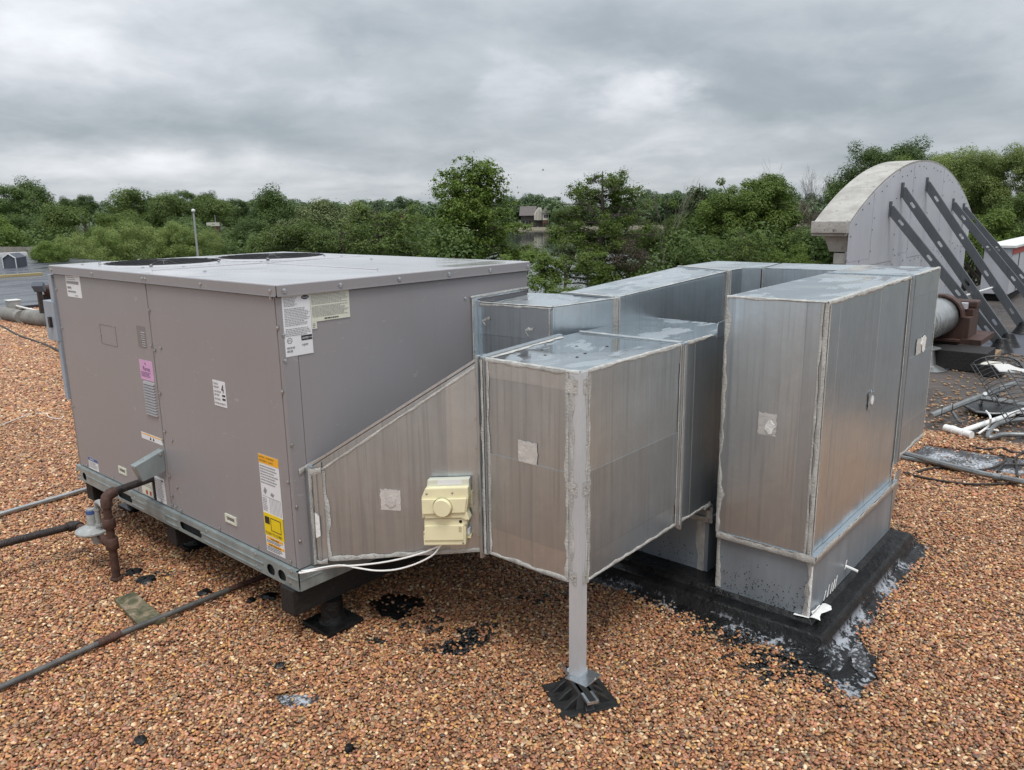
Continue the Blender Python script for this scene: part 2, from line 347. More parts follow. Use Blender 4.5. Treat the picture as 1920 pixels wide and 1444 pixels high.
# ------------------------------------------------------------------ geometry helpers
def V(*a): return Vector(a)
class MB:
    def __init__(s): s.v = []; s.f = []; s.smooth = False
    def add(s, vs, fs):
        o = len(s.v); s.v += [tuple(x) for x in vs]; s.f += [tuple(i+o for i in f) for f in fs]; return s
    def hexa(s, b, t):
        return s.add(list(b)+list(t), [(3, 2, 1, 0), (4, 5, 6, 7), (0, 1, 5, 4), (1, 2, 6, 5), (2, 3, 7, 6), (3, 0, 4, 7)])
    def box(s, x0, y0, z0, x1, y1, z1):
        x0, x1 = min(x0, x1), max(x0, x1); y0, y1 = min(y0, y1), max(y0, y1); z0, z1 = min(z0, z1), max(z0, z1)
        return s.hexa([(x0, y0, z0), (x1, y0, z0), (x1, y1, z0), (x0, y1, z0)], [(x0, y0, z1), (x1, y0, z1), (x1, y1, z1), (x0, y1, z1)])
    def obox(s, c, a, b, d):     # centre and three half-vectors
        c, a, b, d = map(Vector, (c, a, b, d))
        return s.hexa([c-a-b-d, c+a-b-d, c+a+b-d, c-a+b-d], [c-a-b+d, c+a-b+d, c+a+b+d, c-a+b+d])
    def slab(s, q, n, th):       # quad q (any polygon) extruded along n
        q = [Vector(p) for p in q]; n = Vector(n).normalized()*th; k = len(q)
        nn = (q[1]-q[0]).cross(q[2]-q[1])
        if nn.dot(n) < 0: q = q[::-1]
        top = [p+n for p in q]
        return s.add(q+top, [tuple(range(k-1, -1, -1)), tuple(range(k, 2*k))] + [(i, (i+1) % k, (i+1) % k+k, i+k) for i in range(k)])
    def tube(s, pts, r, n=10, cap=True, rs=None):
        pts = [Vector(p) for p in pts]; k = len(pts); o = len(s.v); ref = None
        for i, p in enumerate(pts):
            d = (pts[min(i+1, k-1)]-pts[max(i-1, 0)]).normalized()
            if ref is None: ref = d.orthogonal().normalized()
            else:
                ref = ref-d*ref.dot(d); ref = ref.normalized() if ref.length > 1e-6 else d.orthogonal().normalized()
            w = d.cross(ref); rr = rs[i] if rs else r
            for j in range(n):
                a = 2*math.pi*j/n; s.v.append(tuple(p+ref*math.cos(a)*rr+w*math.sin(a)*rr))
        for i in range(k-1):
            for j in range(n):
                a = o+i*n+j; b = o+i*n+(j+1) % n; s.f.append((a, b, b+n, a+n))
        if cap: s.f.append(tuple(o+j for j in range(n-1, -1, -1))); s.f.append(tuple(o+(k-1)*n+j for j in range(n)))
        return s
    def lathe(s, c, axis, prof, n=20):   # prof: (distance along axis, radius)
        c = Vector(c); ax = Vector(axis).normalized(); a = ax.orthogonal().normalized(); b = ax.cross(a); o = len(s.v)
        for h, r in prof:
            for j in range(n):
                t = 2*math.pi*j/n; s.v.append(tuple(c+ax*h+a*math.cos(t)*r+b*math.sin(t)*r))
        for i in range(len(prof)-1):
            for j in range(n):
                p = o+i*n+j; q = o+i*n+(j+1) % n; s.f.append((p, q, q+n, p+n))
        s.f.append(tuple(o+j for j in range(n-1, -1, -1))); s.f.append(tuple(o+(len(prof)-1)*n+j for j in range(n)))
        return s
    def holed(s, outer, holes, O, A, B, Nn, th):   # 2D loops placed at O + a*A + b*B, thickness along N
        O, A, B, Nn = map(Vector, (O, A, B, Nn)); loops = [outer]+holes
        tri = tessellate_polygon([[Vector((x, y, 0)) for x, y in l] for l in loops]); pts = [p for l in loops for p in l]
        o = len(s.v); k = len(pts)
        for h in (0, th):
            for x, y in pts: s.v.append(tuple(O+A*x+B*y+Nn*h))
        for a, b, c in tri:
            s.f.append((o+a, o+b, o+c)); s.f.append((o+k+c, o+k+b, o+k+a))
        i0 = 0
        for l in loops:
            m = len(l)
            for i in range(m):
                a = o+i0+i; b = o+i0+(i+1) % m; s.f.append((a, b, b+k, a+k))
            i0 += m
        return s
    def obj(s, name, mat, parent=None, label=None, cat=None, group=None, kind=None, loc=None, smooth=None, bevel=0, fix=True):
        org = Vector(loc) if loc is not None else (Vector(parent['_org']) if parent is not None else Vector((0, 0, 0)))
        me = bpy.data.meshes.new(name); me.from_pydata([tuple(Vector(p)-org) for p in s.v], [], s.f)
        if fix or bevel:
            bm = bmesh.new(); bm.from_mesh(me)
            bmesh.ops.recalc_face_normals(bm, faces=bm.faces)
            if bevel: bmesh.ops.bevel(bm, geom=[e for e in bm.edges if e.is_manifold and e.calc_face_angle(0) > .5], offset=bevel, segments=2, profile=.6, affect='EDGES')
            bm.to_mesh(me); bm.free()
        if smooth or s.smooth:
            me.shade_smooth()
            me.set_sharp_from_angle(angle=rad(40))
        for mm in (mat if isinstance(mat, (list, tuple)) else [mat]): me.materials.append(MT[mm] if isinstance(mm, str) else mm)
        o = bpy.data.objects.new(name, me); COL.objects.link(o)
        o['_org'] = list(org)
        if parent is not None:
            o.parent = parent; o.location = org-Vector(parent['_org'])
        else: o.location = org
        tag(o, label, cat, group, kind)
        return o
def tag(o, label=None, cat=None, group=None, kind=None):
    if label: o['label'] = label
    if cat: o['category'] = cat
    if group: o['group'] = group
    if kind: o['kind'] = kind
    return o
def thing(name, label, cat, loc=(0, 0, 0), group=None):
    o = bpy.data.objects.new(name, None); COL.objects.link(o); o.location = loc; o['_org'] = list(loc); o.empty_display_size = .1
    return tag(o, label, cat, group)
def text(parent, s, pos, right, up, size, mat='ink', align='LEFT', name='lettering', sx=1.0, lift=.0012):
    cu = bpy.data.curves.new('t', 'FONT'); cu.body = s; cu.size = size; cu.align_x = align; cu.resolution_u = 2
    o = bpy.data.objects.new('t', cu); COL.objects.link(o); dg = bpy.context.evaluated_depsgraph_get()
    me = bpy.data.meshes.new_from_object(o.evaluated_get(dg)); bpy.data.objects.remove(o)
    r = Vector(right).normalized(); u = Vector(up).normalized(); n = r.cross(u); org = Vector(parent['_org'])
    for v in me.vertices:
        c = v.co.copy(); v.co = Vector(pos)+r*c.x*sx+u*c.y+n*lift-org
    me.materials.clear(); me.materials.append(MT[mat]); me.name = name
    ob = bpy.data.objects.new(name, me); COL.objects.link(ob); ob.parent = parent; ob['_org'] = list(org)
    return ob
def stadium(cx, cy, hx, r, n=6):    # slot, long along x
    return [(cx+hx+r*math.cos(a), cy+r*math.sin(a)) for a in [math.pi*(-.5+i/n) for i in range(n+1)]] + [(cx-hx+r*math.cos(a), cy+r*math.sin(a)) for a in [math.pi*(.5+i/n) for i in range(n+1)]]
def circ(cx, cy, rx, ry=None, n=18):
    ry = ry or rx; return [(cx+rx*math.cos(2*math.pi*i/n), cy+ry*math.sin(2*math.pi*i/n)) for i in range(n)]
def rect(x0, y0, x1, y1): return [(x0, y0), (x1, y0), (x1, y1), (x0, y1)]

_r = random.Random(5)
def caulk(mb, a, b, nrm, side, w=.014, jag=.45, h=.0025, step=.025, base=.0005):
    """bead of sealant smeared along a->b on a face: irregular ribbon reaching w to the given side"""
    a, b, nrm, side = map(Vector, (a, b, nrm, side)); nrm = nrm.normalized(); side = side.normalized()
    n = max(2, int((b-a).length/step)); o = len(mb.v); ww = w
    for i in range(n+1):
        p = a.lerp(b, i/n); ww = min(ww*.55+.45*w*(1+_r.uniform(-jag, jag)*1.5), w*1.7); w0 = -.001+_r.uniform(-.0015, .001)
        if _r.random() < .04: ww *= 1.3
        for t, hh in ((w0, base), (.3, h*_r.uniform(.7, 1.2)), (.75, h*_r.uniform(.5, 1.1)), (1, base)):
            s_ = w0 if t == w0 else ww*t
            mb.v.append(tuple(p+side*s_+nrm*hh))
    for i in range(n):
        for j in range(3):
            q = o+i*4+j; mb.f.append((q, q+1, q+5, q+4))
    return mb

scr = MB().lathe((0, 0, 0), (0, 0, 1), [(0, .0085), (.0015, .0085), (.0017, .0055), (.0045, .0050), (.0052, .0035)], 8)
scr_me = None
def screw(parent, p, n, k=1.0, name='screw'):
    global scr_me
    if scr_me is None:
        t = scr.obj('screw', 'screw'); scr_me = t.data; bpy.data.objects.remove(t); scr_me.shade_smooth(); scr_me.set_sharp_from_angle(angle=rad(35))
    o = bpy.data.objects.new(name, scr_me); COL.objects.link(o); o.parent = parent
    o.location = Vector(p)-Vector(parent['_org']); o.rotation_euler = Vector(n).to_track_quat('Z', 'Y').to_euler(); o.scale = (k, k, k)
    return o

# ================================================================== SETTING
GZ = -6.4
mb = MB()      # terrain with the lake basin cut out by height: one sheet to the horizon, rising gently beyond the lake
def terr(x, y):
    d = (x-CL[0])*CR[2][0]+(y-CL[1])*CR[2][1]
    return GZ + (0 if d < 320 else min((d-320)*.02, 7.5))
ang = [math.radians(a) for a in range(-50, 131, 4)]; rr_ = [0.5, 20, 40, 68, 90, 150, 220, 300, 318, 330, 360, 420, 520, 700, 1100, 2500]
for r0 in rr_:
    for a in ang:
        x, y = CL[0]+r0*math.cos(a), CL[1]+r0*math.sin(a); mb.v.append((x, y, terr(x, y)))
na = len(ang)
for i in range(len(rr_)-1):
    for j in range(na-1): q = i*na+j; mb.f.append((q, q+1, q+1+na, q+na))
mb.obj('ground', 'grass', kind='structure', fix=False)
lk = [at(560, 600, 76), at(1700, 600, 76), at(1850, 420, 312), at(420, 430, 312)]
MB().add([(p[0], p[1], GZ+.10) for p in lk], [(0, 1, 2, 3)]).obj('lake_water', 'water', kind='structure', fix=False)
bk = [at(420, 430, 310), at(1850, 420, 310), at(1850, 420, 322), at(420, 430, 322)]
MB().hexa([(p[0], p[1], GZ-.2) for p in bk], [(p[0], p[1], GZ+z) for p, z in zip(bk, (.15, .15, 1.0, 1.0))]).obj('lake_bank', 'shore', kind='structure')

# roof decks: gravel arm, dirty membrane arm, lower membrane roofs to the left
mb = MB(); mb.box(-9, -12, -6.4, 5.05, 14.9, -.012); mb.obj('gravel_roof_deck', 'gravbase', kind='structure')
mb = MB(); mb.box(5.05, -12, -6.4, 24, .75, -.016); mb.obj('membrane_roof_deck', 'dirt', kind='structure')
mb = MB(); mb.box(-14, 14.9, -6.4, 9.2, 29.0, -.30); mb.obj('lower_roof_deck', 'membrane', kind='structure')
mb = MB(); mb.box(-14, 29.0, -6.4, 14.5, 47.5, -.36); mb.obj('far_roof_deck', 'membrane', kind='structure')

# ---- gravel: every stone an instance with its own size, turn and colour
def fbm(x, y, s, seed, oct=3):
    r = np.random.default_rng(seed); out = 0; amp = 1
    for o in range(oct):
        g = r.random((64, 64)); xs = x*s*(2**o)+17.3*o; ys = y*s*(2**o)+5.1*o
        xi = np.floor(xs).astype(int); yi = np.floor(ys).astype(int); fx = xs-xi; fy = ys-yi; fx = fx*fx*(3-2*fx); fy = fy*fy*(3-2*fy)
        a = g[xi % 64, yi % 64]; b = g[(xi+1) % 64, yi % 64]; c = g[xi % 64, (yi+1) % 64]; d = g[(xi+1) % 64, (yi+1) % 64]
        out = out+amp*((a*(1-fx)+b*fx)*(1-fy)+(c*(1-fx)+d*fx)*fy); amp *= .5
    return out/(2-2**(1-oct))
def inpoly(x, y, poly):
    c = np.zeros(len(x), bool); n = len(poly)
    for i in range(n):
        x0, y0 = poly[i][:2]; x1, y1 = poly[(i+1) % n][:2]
        if y0 == y1: continue
        c ^= ((y0 > y) != (y1 > y)) & (x < (x1-x0)*(y-y0)/(y1-y0)+x0)
    return c
def blob(u, v, ru, rv): return G(u, v)[:2], (G(u-ru, v)[:2]-G(u+ru, v)[:2])/2, (G(u, v-rv)[:2]-G(u, v+rv)[:2])/2
def inblob(x, y, b, jitter, k=1.0):
    c, A, B = b; M2 = np.linalg.inv(np.array([[A[0], B[0]], [A[1], B[1]]])); q = M2 @ np.array([x-c[0], y-c[1]])
    return np.hypot(q[0], q[1]) < k*(1+jitter)
# tarred skirt round the kerb, with the runs of tar that reach out into the gravel
SKIRT = [G(1080, 1052), G(1180, 1090), G(1255, 1128), G(1330, 1150), G(1420, 1190), G(1500, 1232), G(1545, 1262), G(1585, 1305), G(1612, 1318), G(1645, 1270), G(1632, 1222),
         G(1600, 1180), G(1625, 1150), G(1668, 1105), G(1700, 1068), G(1742, 1045), G(1715, 1005), (2.72, -1.60), (2.75, -.2), (1.15, -.2)]
bare = [blob(742, 1132, 46, 24), blob(555, 1312, 38, 14)]
tarred = [(blob(882, 1188, 40, 26), .75), (blob(850, 1215, 50, 12), .75), (blob(800, 1170, 60, 16), .35), (blob(700, 1200, 30, 8), .3), (blob(1410, 1180, 60, 25), .5), (blob(1480, 1250, 95, 32), .55), (blob(310, 1075, 18, 5), .3),
          (blob(1560, 1270, 50, 30), .5), (blob(1340, 1185, 40, 18), .35), (blob(520, 1118, 22, 6), .35), (blob(1010, 1120, 60, 12), .3), (blob(385, 1112, 16, 5), .4)]
pts = []
def ring(r0, r1, sp):
    n = int(2*r1/sp/.87); xs, ys = np.meshgrid(np.arange(n)*sp-r1, np.arange(n)*sp*.87-r1)
    xs = xs+(np.arange(n)[:, None] % 2)*sp*.5
    x = xs.ravel()+rng.normal(0, sp*.20, n*n); y = ys.ravel()+rng.normal(0, sp*.20, n*n)
    d = np.hypot(x, y); a = np.degrees(np.arctan2(y, x)); k = (d >= r0) & (d < r1) & (a > 3) & (a < 80)
    return x[k]+CL[0], y[k]+CL[1], np.full(k.sum(), sp)
for r0, r1, sp in ((1.1, 3.3, .0118), (3.3, 5.2, .0126), (5.2, 8.0, .016), (8.0, 12.5, .023), (12.5, 18, .032)): pts.append(ring(r0, r1, sp))
x = np.concatenate([p[0] for p in pts]); y = np.concatenate([p[1] for p in pts]); sp = np.concatenate([p[2] for p in pts])
# loose stones lying on top of the bed
ex = rng.random(len(x)) < .16
lay = np.concatenate([np.zeros(len(x)), np.ones(ex.sum())])
x = np.concatenate([x, x[ex]+rng.normal(0, .005, ex.sum())]); y = np.concatenate([y, y[ex]+rng.normal(0, .005, ex.sum())]); sp = np.concatenate([sp, sp[ex]])
j = fbm(x, y, 9, 3)-.5; j2 = fbm(x, y, 30, 4)-.5; big = fbm(x, y, 1.3, 8)
edge = 5.05+(fbm(x, y, 2.2, 21)-.5)*.9
keep = (x < edge) & (y < 14.8) & (x > -8.9)
# sparse stones straying onto the dirty membrane
keep |= (x >= edge) & (x < edge+1.0) & (y < .7) & (rng.random(len(x)) < .05)
und = (x > .7) & (x < 1.45) & (y > .35) & (y < 2.0); keep &= ~und
sk = inpoly(x+j*.10+j2*.03, y+(fbm(x, y, 9, 33)-.5)*.10, SKIRT)
keep &= ~(sk & (rng.random(len(x)) > .012))
for b in bare: keep &= ~(inblob(x, y, b, j*1.2+j2*.8) & (rng.random(len(x)) > .06))
strip = inpoly(x+j*.05, y+j2*.05, [G(1735, 833), G(1960, 865), G(1960, 898), G(1690, 863)]); keep &= ~(strip & (rng.random(len(x)) > .03))
pad = inpoly(x, y, [G(1020, 1288), G(1060, 1350), G(1167, 1325), G(1108, 1262)]); keep &= ~pad
tarry = np.zeros(len(x), bool)
for b, pz in tarred:
    inb = inblob(x, y, b, j*1.6+j2); hit = inb & (fbm(x, y, 22, 55)+.25*rng.random(len(x)) > .95-pz*.75); tarry |= hit
    keep &= ~(hit & (rng.random(len(x)) < .30)); tarry &= ~(hit & (rng.random(len(x)) < .22))
nearsk = inpoly(x+.05*(x < 1.3), y, [G(1150, 1100), G(1330, 1175), G(1480, 1250), G(1590, 1330), G(1680, 1270), G(1640, 1180), G(1770, 1040), (2.9, -1.6), (1.1, -.2)]) & ~sk
tarry |= nearsk & (rng.random(len(x)) < .12)
x, y, sp, lay, tarry, big = (q[keep] for q in (x, y, sp, lay, tarry, big)); n = len(x)
pal = np.array([(.40,.20,.10),(.46,.24,.12),(.34,.16,.085),(.52,.33,.18),(.42,.19,.115),(.62,.46,.29),(.24,.115,.07),(.30,.21,.13),(.70,.58,.43),(.17,.09,.06),(.46,.26,.20),(.34,.26,.19),(.54,.34,.12),(.10,.07,.06)])
pw = np.array([.15,.13,.12,.12,.11,.075,.085,.06,.028,.05,.055,.045,.035,.02]); pw /= pw.sum()
fb = fbm(x, y, .45, 77)
colr = (pal[rng.choice(len(pal), n, p=pw)]*.95+np.array([.42, .225, .115])*.05)**1.08*np.array([.98, .94, .87])*rng.uniform(.56, 1.42, (n, 1))*(.80+.22*big[:, None]+.20*fb[:, None])
colr[tarry] = np.array([.012, .012, .012])*rng.uniform(.7, 1.8, (tarry.sum(), 1))
z = rng.uniform(-.006, .003, n)+lay*.007
sc = sp*rng.uniform(.74, 1.28, n)*np.where(rng.random(n) < .05, 1.35, 1.0)
pm = bpy.data.meshes.new('gravel'); pm.vertices.add(n)
pm.vertices.foreach_set('co', np.stack([x, y, z], 1).astype(np.float32).ravel())
def attr(me, nm, typ, data, dom='POINT'):
    a = me.attributes.new(nm, typ, dom); a.data.foreach_set({'FLOAT': 'value', 'INT': 'value', 'FLOAT_VECTOR': 'vector', 'FLOAT_COLOR': 'color'}[typ], np.ascontiguousarray(data).ravel())
attr(pm, 'col', 'FLOAT_COLOR', np.concatenate([colr, np.ones((n, 1))], 1).astype(np.float32))
attr(pm, 'rot', 'FLOAT_VECTOR', np.stack([rng.normal(0, .28, n), rng.normal(0, .28, n), rng.uniform(0, 6.28, n)], 1).astype(np.float32))
attr(pm, 'scl', 'FLOAT_VECTOR', np.stack([sc*rng.uniform(1.0, 1.55, n), sc*rng.uniform(.75, 1.05, n), sc*rng.uniform(.45, .72, n)], 1).astype(np.float32))
attr(pm, 'idx', 'INT', rng.integers(0, 8, n).astype(np.int32))
shapes = bpy.data.collections.new('pebble_shapes')
for i in range(8):
    bm = bmesh.new(); bmesh.ops.create_icosphere(bm, subdivisions=2, radius=.55); rp = random.Random(i)
    ks = [(Vector((rp.gauss(0, 1), rp.gauss(0, 1), rp.gauss(0, 1))).normalized(), rp.uniform(.32, .46)) for _ in range(5)]
    for vv in bm.verts:
        for d, h in ks:
            e = vv.co.dot(d)-h
            if e > 0: vv.co -= d*e*.75
    me = bpy.data.meshes.new('pebble'); bm.to_mesh(me); bm.free(); me.shade_smooth(); me.materials.append(MT['pebble'])
    shapes.objects.link(bpy.data.objects.new('pebble', me))
go = bpy.data.objects.new('gravel', pm); COL.objects.link(go); tag(go, 'brown river gravel ballast spread over the flat roof', 'gravel', kind='stuff')
ng = bpy.data.node_groups.new('scatter', 'GeometryNodeTree')
ng.interface.new_socket('Geometry', in_out='INPUT', socket_type='NodeSocketGeometry'); ng.interface.new_socket('Geometry', in_out='OUTPUT', socket_type='NodeSocketGeometry')
gi = ng.nodes.new('NodeGroupInput'); gout = ng.nodes.new('NodeGroupOutput')
ci = ng.nodes.new('GeometryNodeCollectionInfo'); ci.inputs['Collection'].default_value = shapes; ci.inputs['Separate Children'].default_value = True; ci.inputs['Reset Children'].default_value = True
ip = ng.nodes.new('GeometryNodeInstanceOnPoints'); ip.inputs['Pick Instance'].default_value = True
def na_(nm, typ):
    q = ng.nodes.new('GeometryNodeInputNamedAttribute'); q.data_type = typ; q.inputs[0].default_value = nm; return q.outputs[0]
ng.links.new(gi.outputs[0], ip.inputs['Points']); ng.links.new(ci.outputs[0], ip.inputs['Instance'])
ng.links.new(na_('idx', 'INT'), ip.inputs['Instance Index']); ng.links.new(na_('rot', 'FLOAT_VECTOR'), ip.inputs['Rotation']); ng.links.new(na_('scl', 'FLOAT_VECTOR'), ip.inputs['Scale'])
ng.links.new(ip.outputs[0], gout.inputs[0])
md = go.modifiers.new('scatter', 'NODES'); md.node_group = ng
print('pebbles', n)

# tar and coating sheets lying on the deck, with ragged outlines
def ragged(poly, amp=.02, step=.04, seed=1):
    r = random.Random(seed); out = []; k = len(poly)
    for i in range(k):
        a = Vector((*poly[i][:2], 0)); b = Vector((*poly[(i+1) % k][:2], 0)); m = max(1, int((b-a).length/step))
        for j in range(m):
            p = a.lerp(b, j/m); out.append((p.x+r.uniform(-amp, amp), p.y+r.uniform(-amp, amp)))
    return out
def sheet(name, poly, z, mat, label, cat, amp=.02, step=.04, seed=1, th=.003, kind=None):
    mb = MB(); mb.holed(ragged(poly, amp, step, seed), [], (0, 0, z), (1, 0, 0), (0, 1, 0), (0, 0, 1), th)
    return mb.obj(name, mat, label=label, cat=cat, kind=kind)
sheet('tar_skirt', SKIRT, -.010, 'tar_w', 'wet black tar skirt brushed around the roof kerb and out to a point', 'tar', .018, .03, 2, .006)
sheet('tar_patch', [G(690, 1122), G(735, 1110), G(800, 1122), G(790, 1150), G(748, 1160), G(705, 1145)], -.010, 'tar', 'black tar patch among the gravel in the shade below the tapered duct', 'tar', .015, .03, 3, .006)
sheet('tar_splash', [G(835, 1190), G(880, 1165), G(920, 1190), G(870, 1225), G(820, 1222)], -.010, 'tar', 'stony tar splash on the gravel in front of the duct shadow', 'tar', .015, .03, 4, .005)
sheet('tar_splash', [G(1340, 1180), G(1480, 1200), G(1560, 1260), G(1600, 1300), G(1480, 1285), G(1400, 1230)], -.010, 'tar', 'tar splash showing between stones left of the skirt point', 'tar', .02, .04, 5, .005)
for i, (q, lab) in enumerate((([G(1262, 1118), G(1300, 1132), G(1330, 1160), G(1380, 1168), G(1440, 1190), G(1505, 1215), G(1500, 1225), G(1440, 1203), G(1370, 1183), G(1290, 1150)], 'silver coating streak along the left foot of the tar skirt'),
        ([G(1600, 1165), G(1640, 1120), G(1690, 1075), G(1735, 1045), G(1725, 1030), G(1680, 1058), G(1635, 1100), G(1590, 1150)], 'silver coating streak along the right foot of the tar skirt'),
        ([G(1585, 1165), G(1618, 1160), G(1612, 1200), G(1632, 1245), G(1625, 1275), G(1600, 1250), G(1588, 1215)], 'silver coating brushed over the point of the tar skirt'),
        ([G(518, 1305), G(560, 1300), G(600, 1306), G(590, 1322), G(545, 1328), G(525, 1318)], 'small silver grey coating spot bare of gravel near the photo bottom'))):
    sheet('roof_coating', q, -.0035, 'silver', lab, 'coating', .006, .012, 20+i, .003)
sheet('membrane_strip', [G(1735, 835), G(1960, 868), G(1960, 900), G(1692, 865)], -.006, 'silver', 'dark roofing strip with silver coating crossing the gravel right of the ducts', 'roof strip', .006, .06, 9, .005)
for i, (u, v, s) in enumerate(((250, 1074, 14), (277, 1088, 16), (385, 1113, 12), (505, 1120, 14), (525, 1250, 10), (655, 1405, 9), (178, 889, 10), (470, 1128, 8), (262, 1390, 12))):
    c = G(u, v); k = s/1457*max(1.6, np.linalg.norm(c-CL))*1.0; r = random.Random(i); mb = MB()
    mb.lathe((c[0], c[1], -.004), (0, 0, 1), [(0, k), (.010, k*.95), (.018, k*.6), (.021, k*.2)], 11)
    mb.v = [(px+r.uniform(-.2, .2)*k, py+r.uniform(-.2, .2)*k, pz+r.uniform(-.003, .004)) for px, py, pz in mb.v]
    mb.obj('tar_lump', 'tar', label=['flat black tar lump on the gravel right of the gas riser foot', 'second black tar lump just right of the one by the gas riser', 'black tar lump on the gravel left of the grey conduit end', 'dark tar lump by the end of the timber beam', 'small tar lump in open gravel in front of the unit corner', 'black tar lump near the bottom of the photo left of the duct foot', 'grey tar lump on the gravel left of the unit rail end', 'small tar lump between grey conduit and unit corner', 'stony tar lump at the lower left of the gravel'][i], cat='tar lump', group='tar lumps on the gravel', smooth=True)

# ================================================================== ROOFTOP UNIT
UW, UL, Z0, ZC, ZT = 1.491, 2.218, .240, .326, 1.494
unit = thing('rooftop_unit', 'large grey packaged rooftop air conditioner with stickers and two fan grilles on top', 'air conditioner', (0, 0, Z0))
body = MB().box(.003, .003, ZC, UW, UL, ZT-.045).obj('cabinet', 'paint_dark', unit)
NX, NY = (-1, 0, 0), (0, -1, 0)
def pan(name, q, n, th, mat, parent, bevel=.0015, **k): return MB().slab(q, n, th).obj(name, mat, parent, bevel=bevel, **k)
zc, zt = ZC+.004, ZT-.050
pan('service_panel', [(.003, .022, zc), (.003, 1.036, zc), (.003, 1.036, zt), (.003, .022, zt)], NX, .0050, 'paint', unit)
pan('control_panel', [(.003, 1.088, zc), (.003, UL-.028, zc), (.003, UL-.028, zt), (.003, 1.088, zt)], NX, .0055, 'paint', unit)
pan('centre_post', [(.003, 1.040, zc), (.003, 1.084, zc), (.003, 1.084, zt), (.003, 1.040, zt)], NX, .0030, 'paint', unit)
pan('end_post', [(.003, UL-.024, zc), (.003, UL, zc), (.003, UL, zt), (.003, UL-.024, zt)], NX, .0030, 'paint_dark', unit)
pan('corner_post', [(.003, .003, zc), (.003, .018, zc), (.003, .018, zt), (.003, .003, zt)], NX, .0035, 'paint', unit)
pan('corner_post', [(.0, .003, zc), (.070, .003, zc), (.070, .003, zt), (.0, .003, zt)], NY, .0045, 'paint', unit)
pan('side_panel', [(.073, .003, zc), (UW, .003, zc), (UW, .003, zt), (.073, .003, zt)], NY, .0030, 'paint', unit)
pan('end_panel', [(.003, UL, zc), (UW, UL, zc), (UW, UL, zt), (.003, UL, zt)], (0, 1, 0), .003, 'paint', unit)
# cover with folded fascia, slightly dished by a dent along the right edge
o = .010; mb = MB()
mb.box(-o, -o, ZT-.044, UW+o, UL+o, ZT)
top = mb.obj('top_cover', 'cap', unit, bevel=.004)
fas = MB(); fas.box(-o-.002, -o-.002, ZT-.043, -o, UL+o, ZT-.005); fas.box(-o-.002, -o-.002, ZT-.043, UW+o, -o, ZT-.005)
fas.box(-o-.005, -o-.005, ZT-.046, -o, UL+o, ZT-.042); fas.box(-o-.005, -o-.005, ZT-.046, UW+o, -o, ZT-.042)
fas.obj('cover_fascia', 'paint', unit)
rb = MB()
for (a, b) in (((.10, 1.22), (1.40, 1.22)), ((.70, .25), (.70, 1.15))):
    rb.tube([(a[0], a[1], ZT), (b[0], b[1], ZT)], .006, 6)
rb.obj('stiffening_rib', 'cap', top)
for (fx, fy, fr) in ((.43, 1.78, .30), (1.075, 1.70, .31)):
    f = MB().lathe((fx, fy, ZT-.002), (0, 0, 1), [(0, fr+.03), (.006, fr+.022), (.007, fr-.005), (.003, fr-.012)], 48).obj('fan_shroud', 'cap', unit, smooth=True)
    MB().lathe((fx, fy, ZT+.002), (0, 0, 1), [(0, fr-.01), (.001, fr-.01)], 40).obj('fan_shade_disc', 'dark', f)  # flat near-black disc: shade inside the fan opening, put in as colour
    g = MB()
    for k in range(1, 12):
        rr = fr*k/12+.005; zz_ = ZT+.006+.006*math.cos(k/12*1.5)
        g.tube([(fx+rr*math.cos(t*math.pi/16), fy+rr*math.sin(t*math.pi/16), zz_) for t in range(33)], .0022, 4, cap=False)
    g.lathe((fx, fy, ZT+.009), (0, 0, 1), [(0, .07), (.004, .07)], 20)
    g.obj('fan_grille', 'grille', f)
    g = MB()
    for k in range(28):
        t = 2*math.pi*k/28; g.tube([(fx+.05*math.cos(t), fy+.05*math.sin(t), ZT+.015), (fx+fr*.6*math.cos(t), fy+fr*.6*math.sin(t), ZT+.013), (fx+(fr+.004)*math.cos(t), fy+(fr+.004)*math.sin(t), ZT+.007)], .0022, 4)
    g.obj('grille_spoke', 'grille', f)
    g = MB()
    for k in range(4):
        t = 2*math.pi*k/4+.5
        g.add([(fx+.05*math.cos(t), fy+.05*math.sin(t), ZT-.0005+.003), (fx+fr*.9*math.cos(t), fy+fr*.9*math.sin(t), ZT+.004), (fx+fr*.85*math.cos(t+.7), fy+fr*.85*math.sin(t+.7), ZT+.012), (fx+.05*math.cos(t+.9), fy+.05*math.sin(t+.9), ZT+.008)], [(0, 1, 2, 3)])
    g.obj('fan_blade', 'grille', f)
    for k in range(5):
        t = 2*math.pi*k/5+.3; screw(unit, (fx+(fr+.022)*math.cos(t), fy+(fr+.022)*math.sin(t), ZT+.005), (0, 0, 1), 1.2)
for p in ((.10, 2.05), (.22, 2.12), (.30, 1.30), (.75, 1.30), (1.3, 1.30), (.16, 1.45), (.7, 1.15), (.2, .9), (1.2, .9)): screw(unit, (*p, ZT), (0, 0, 1), 1.2)
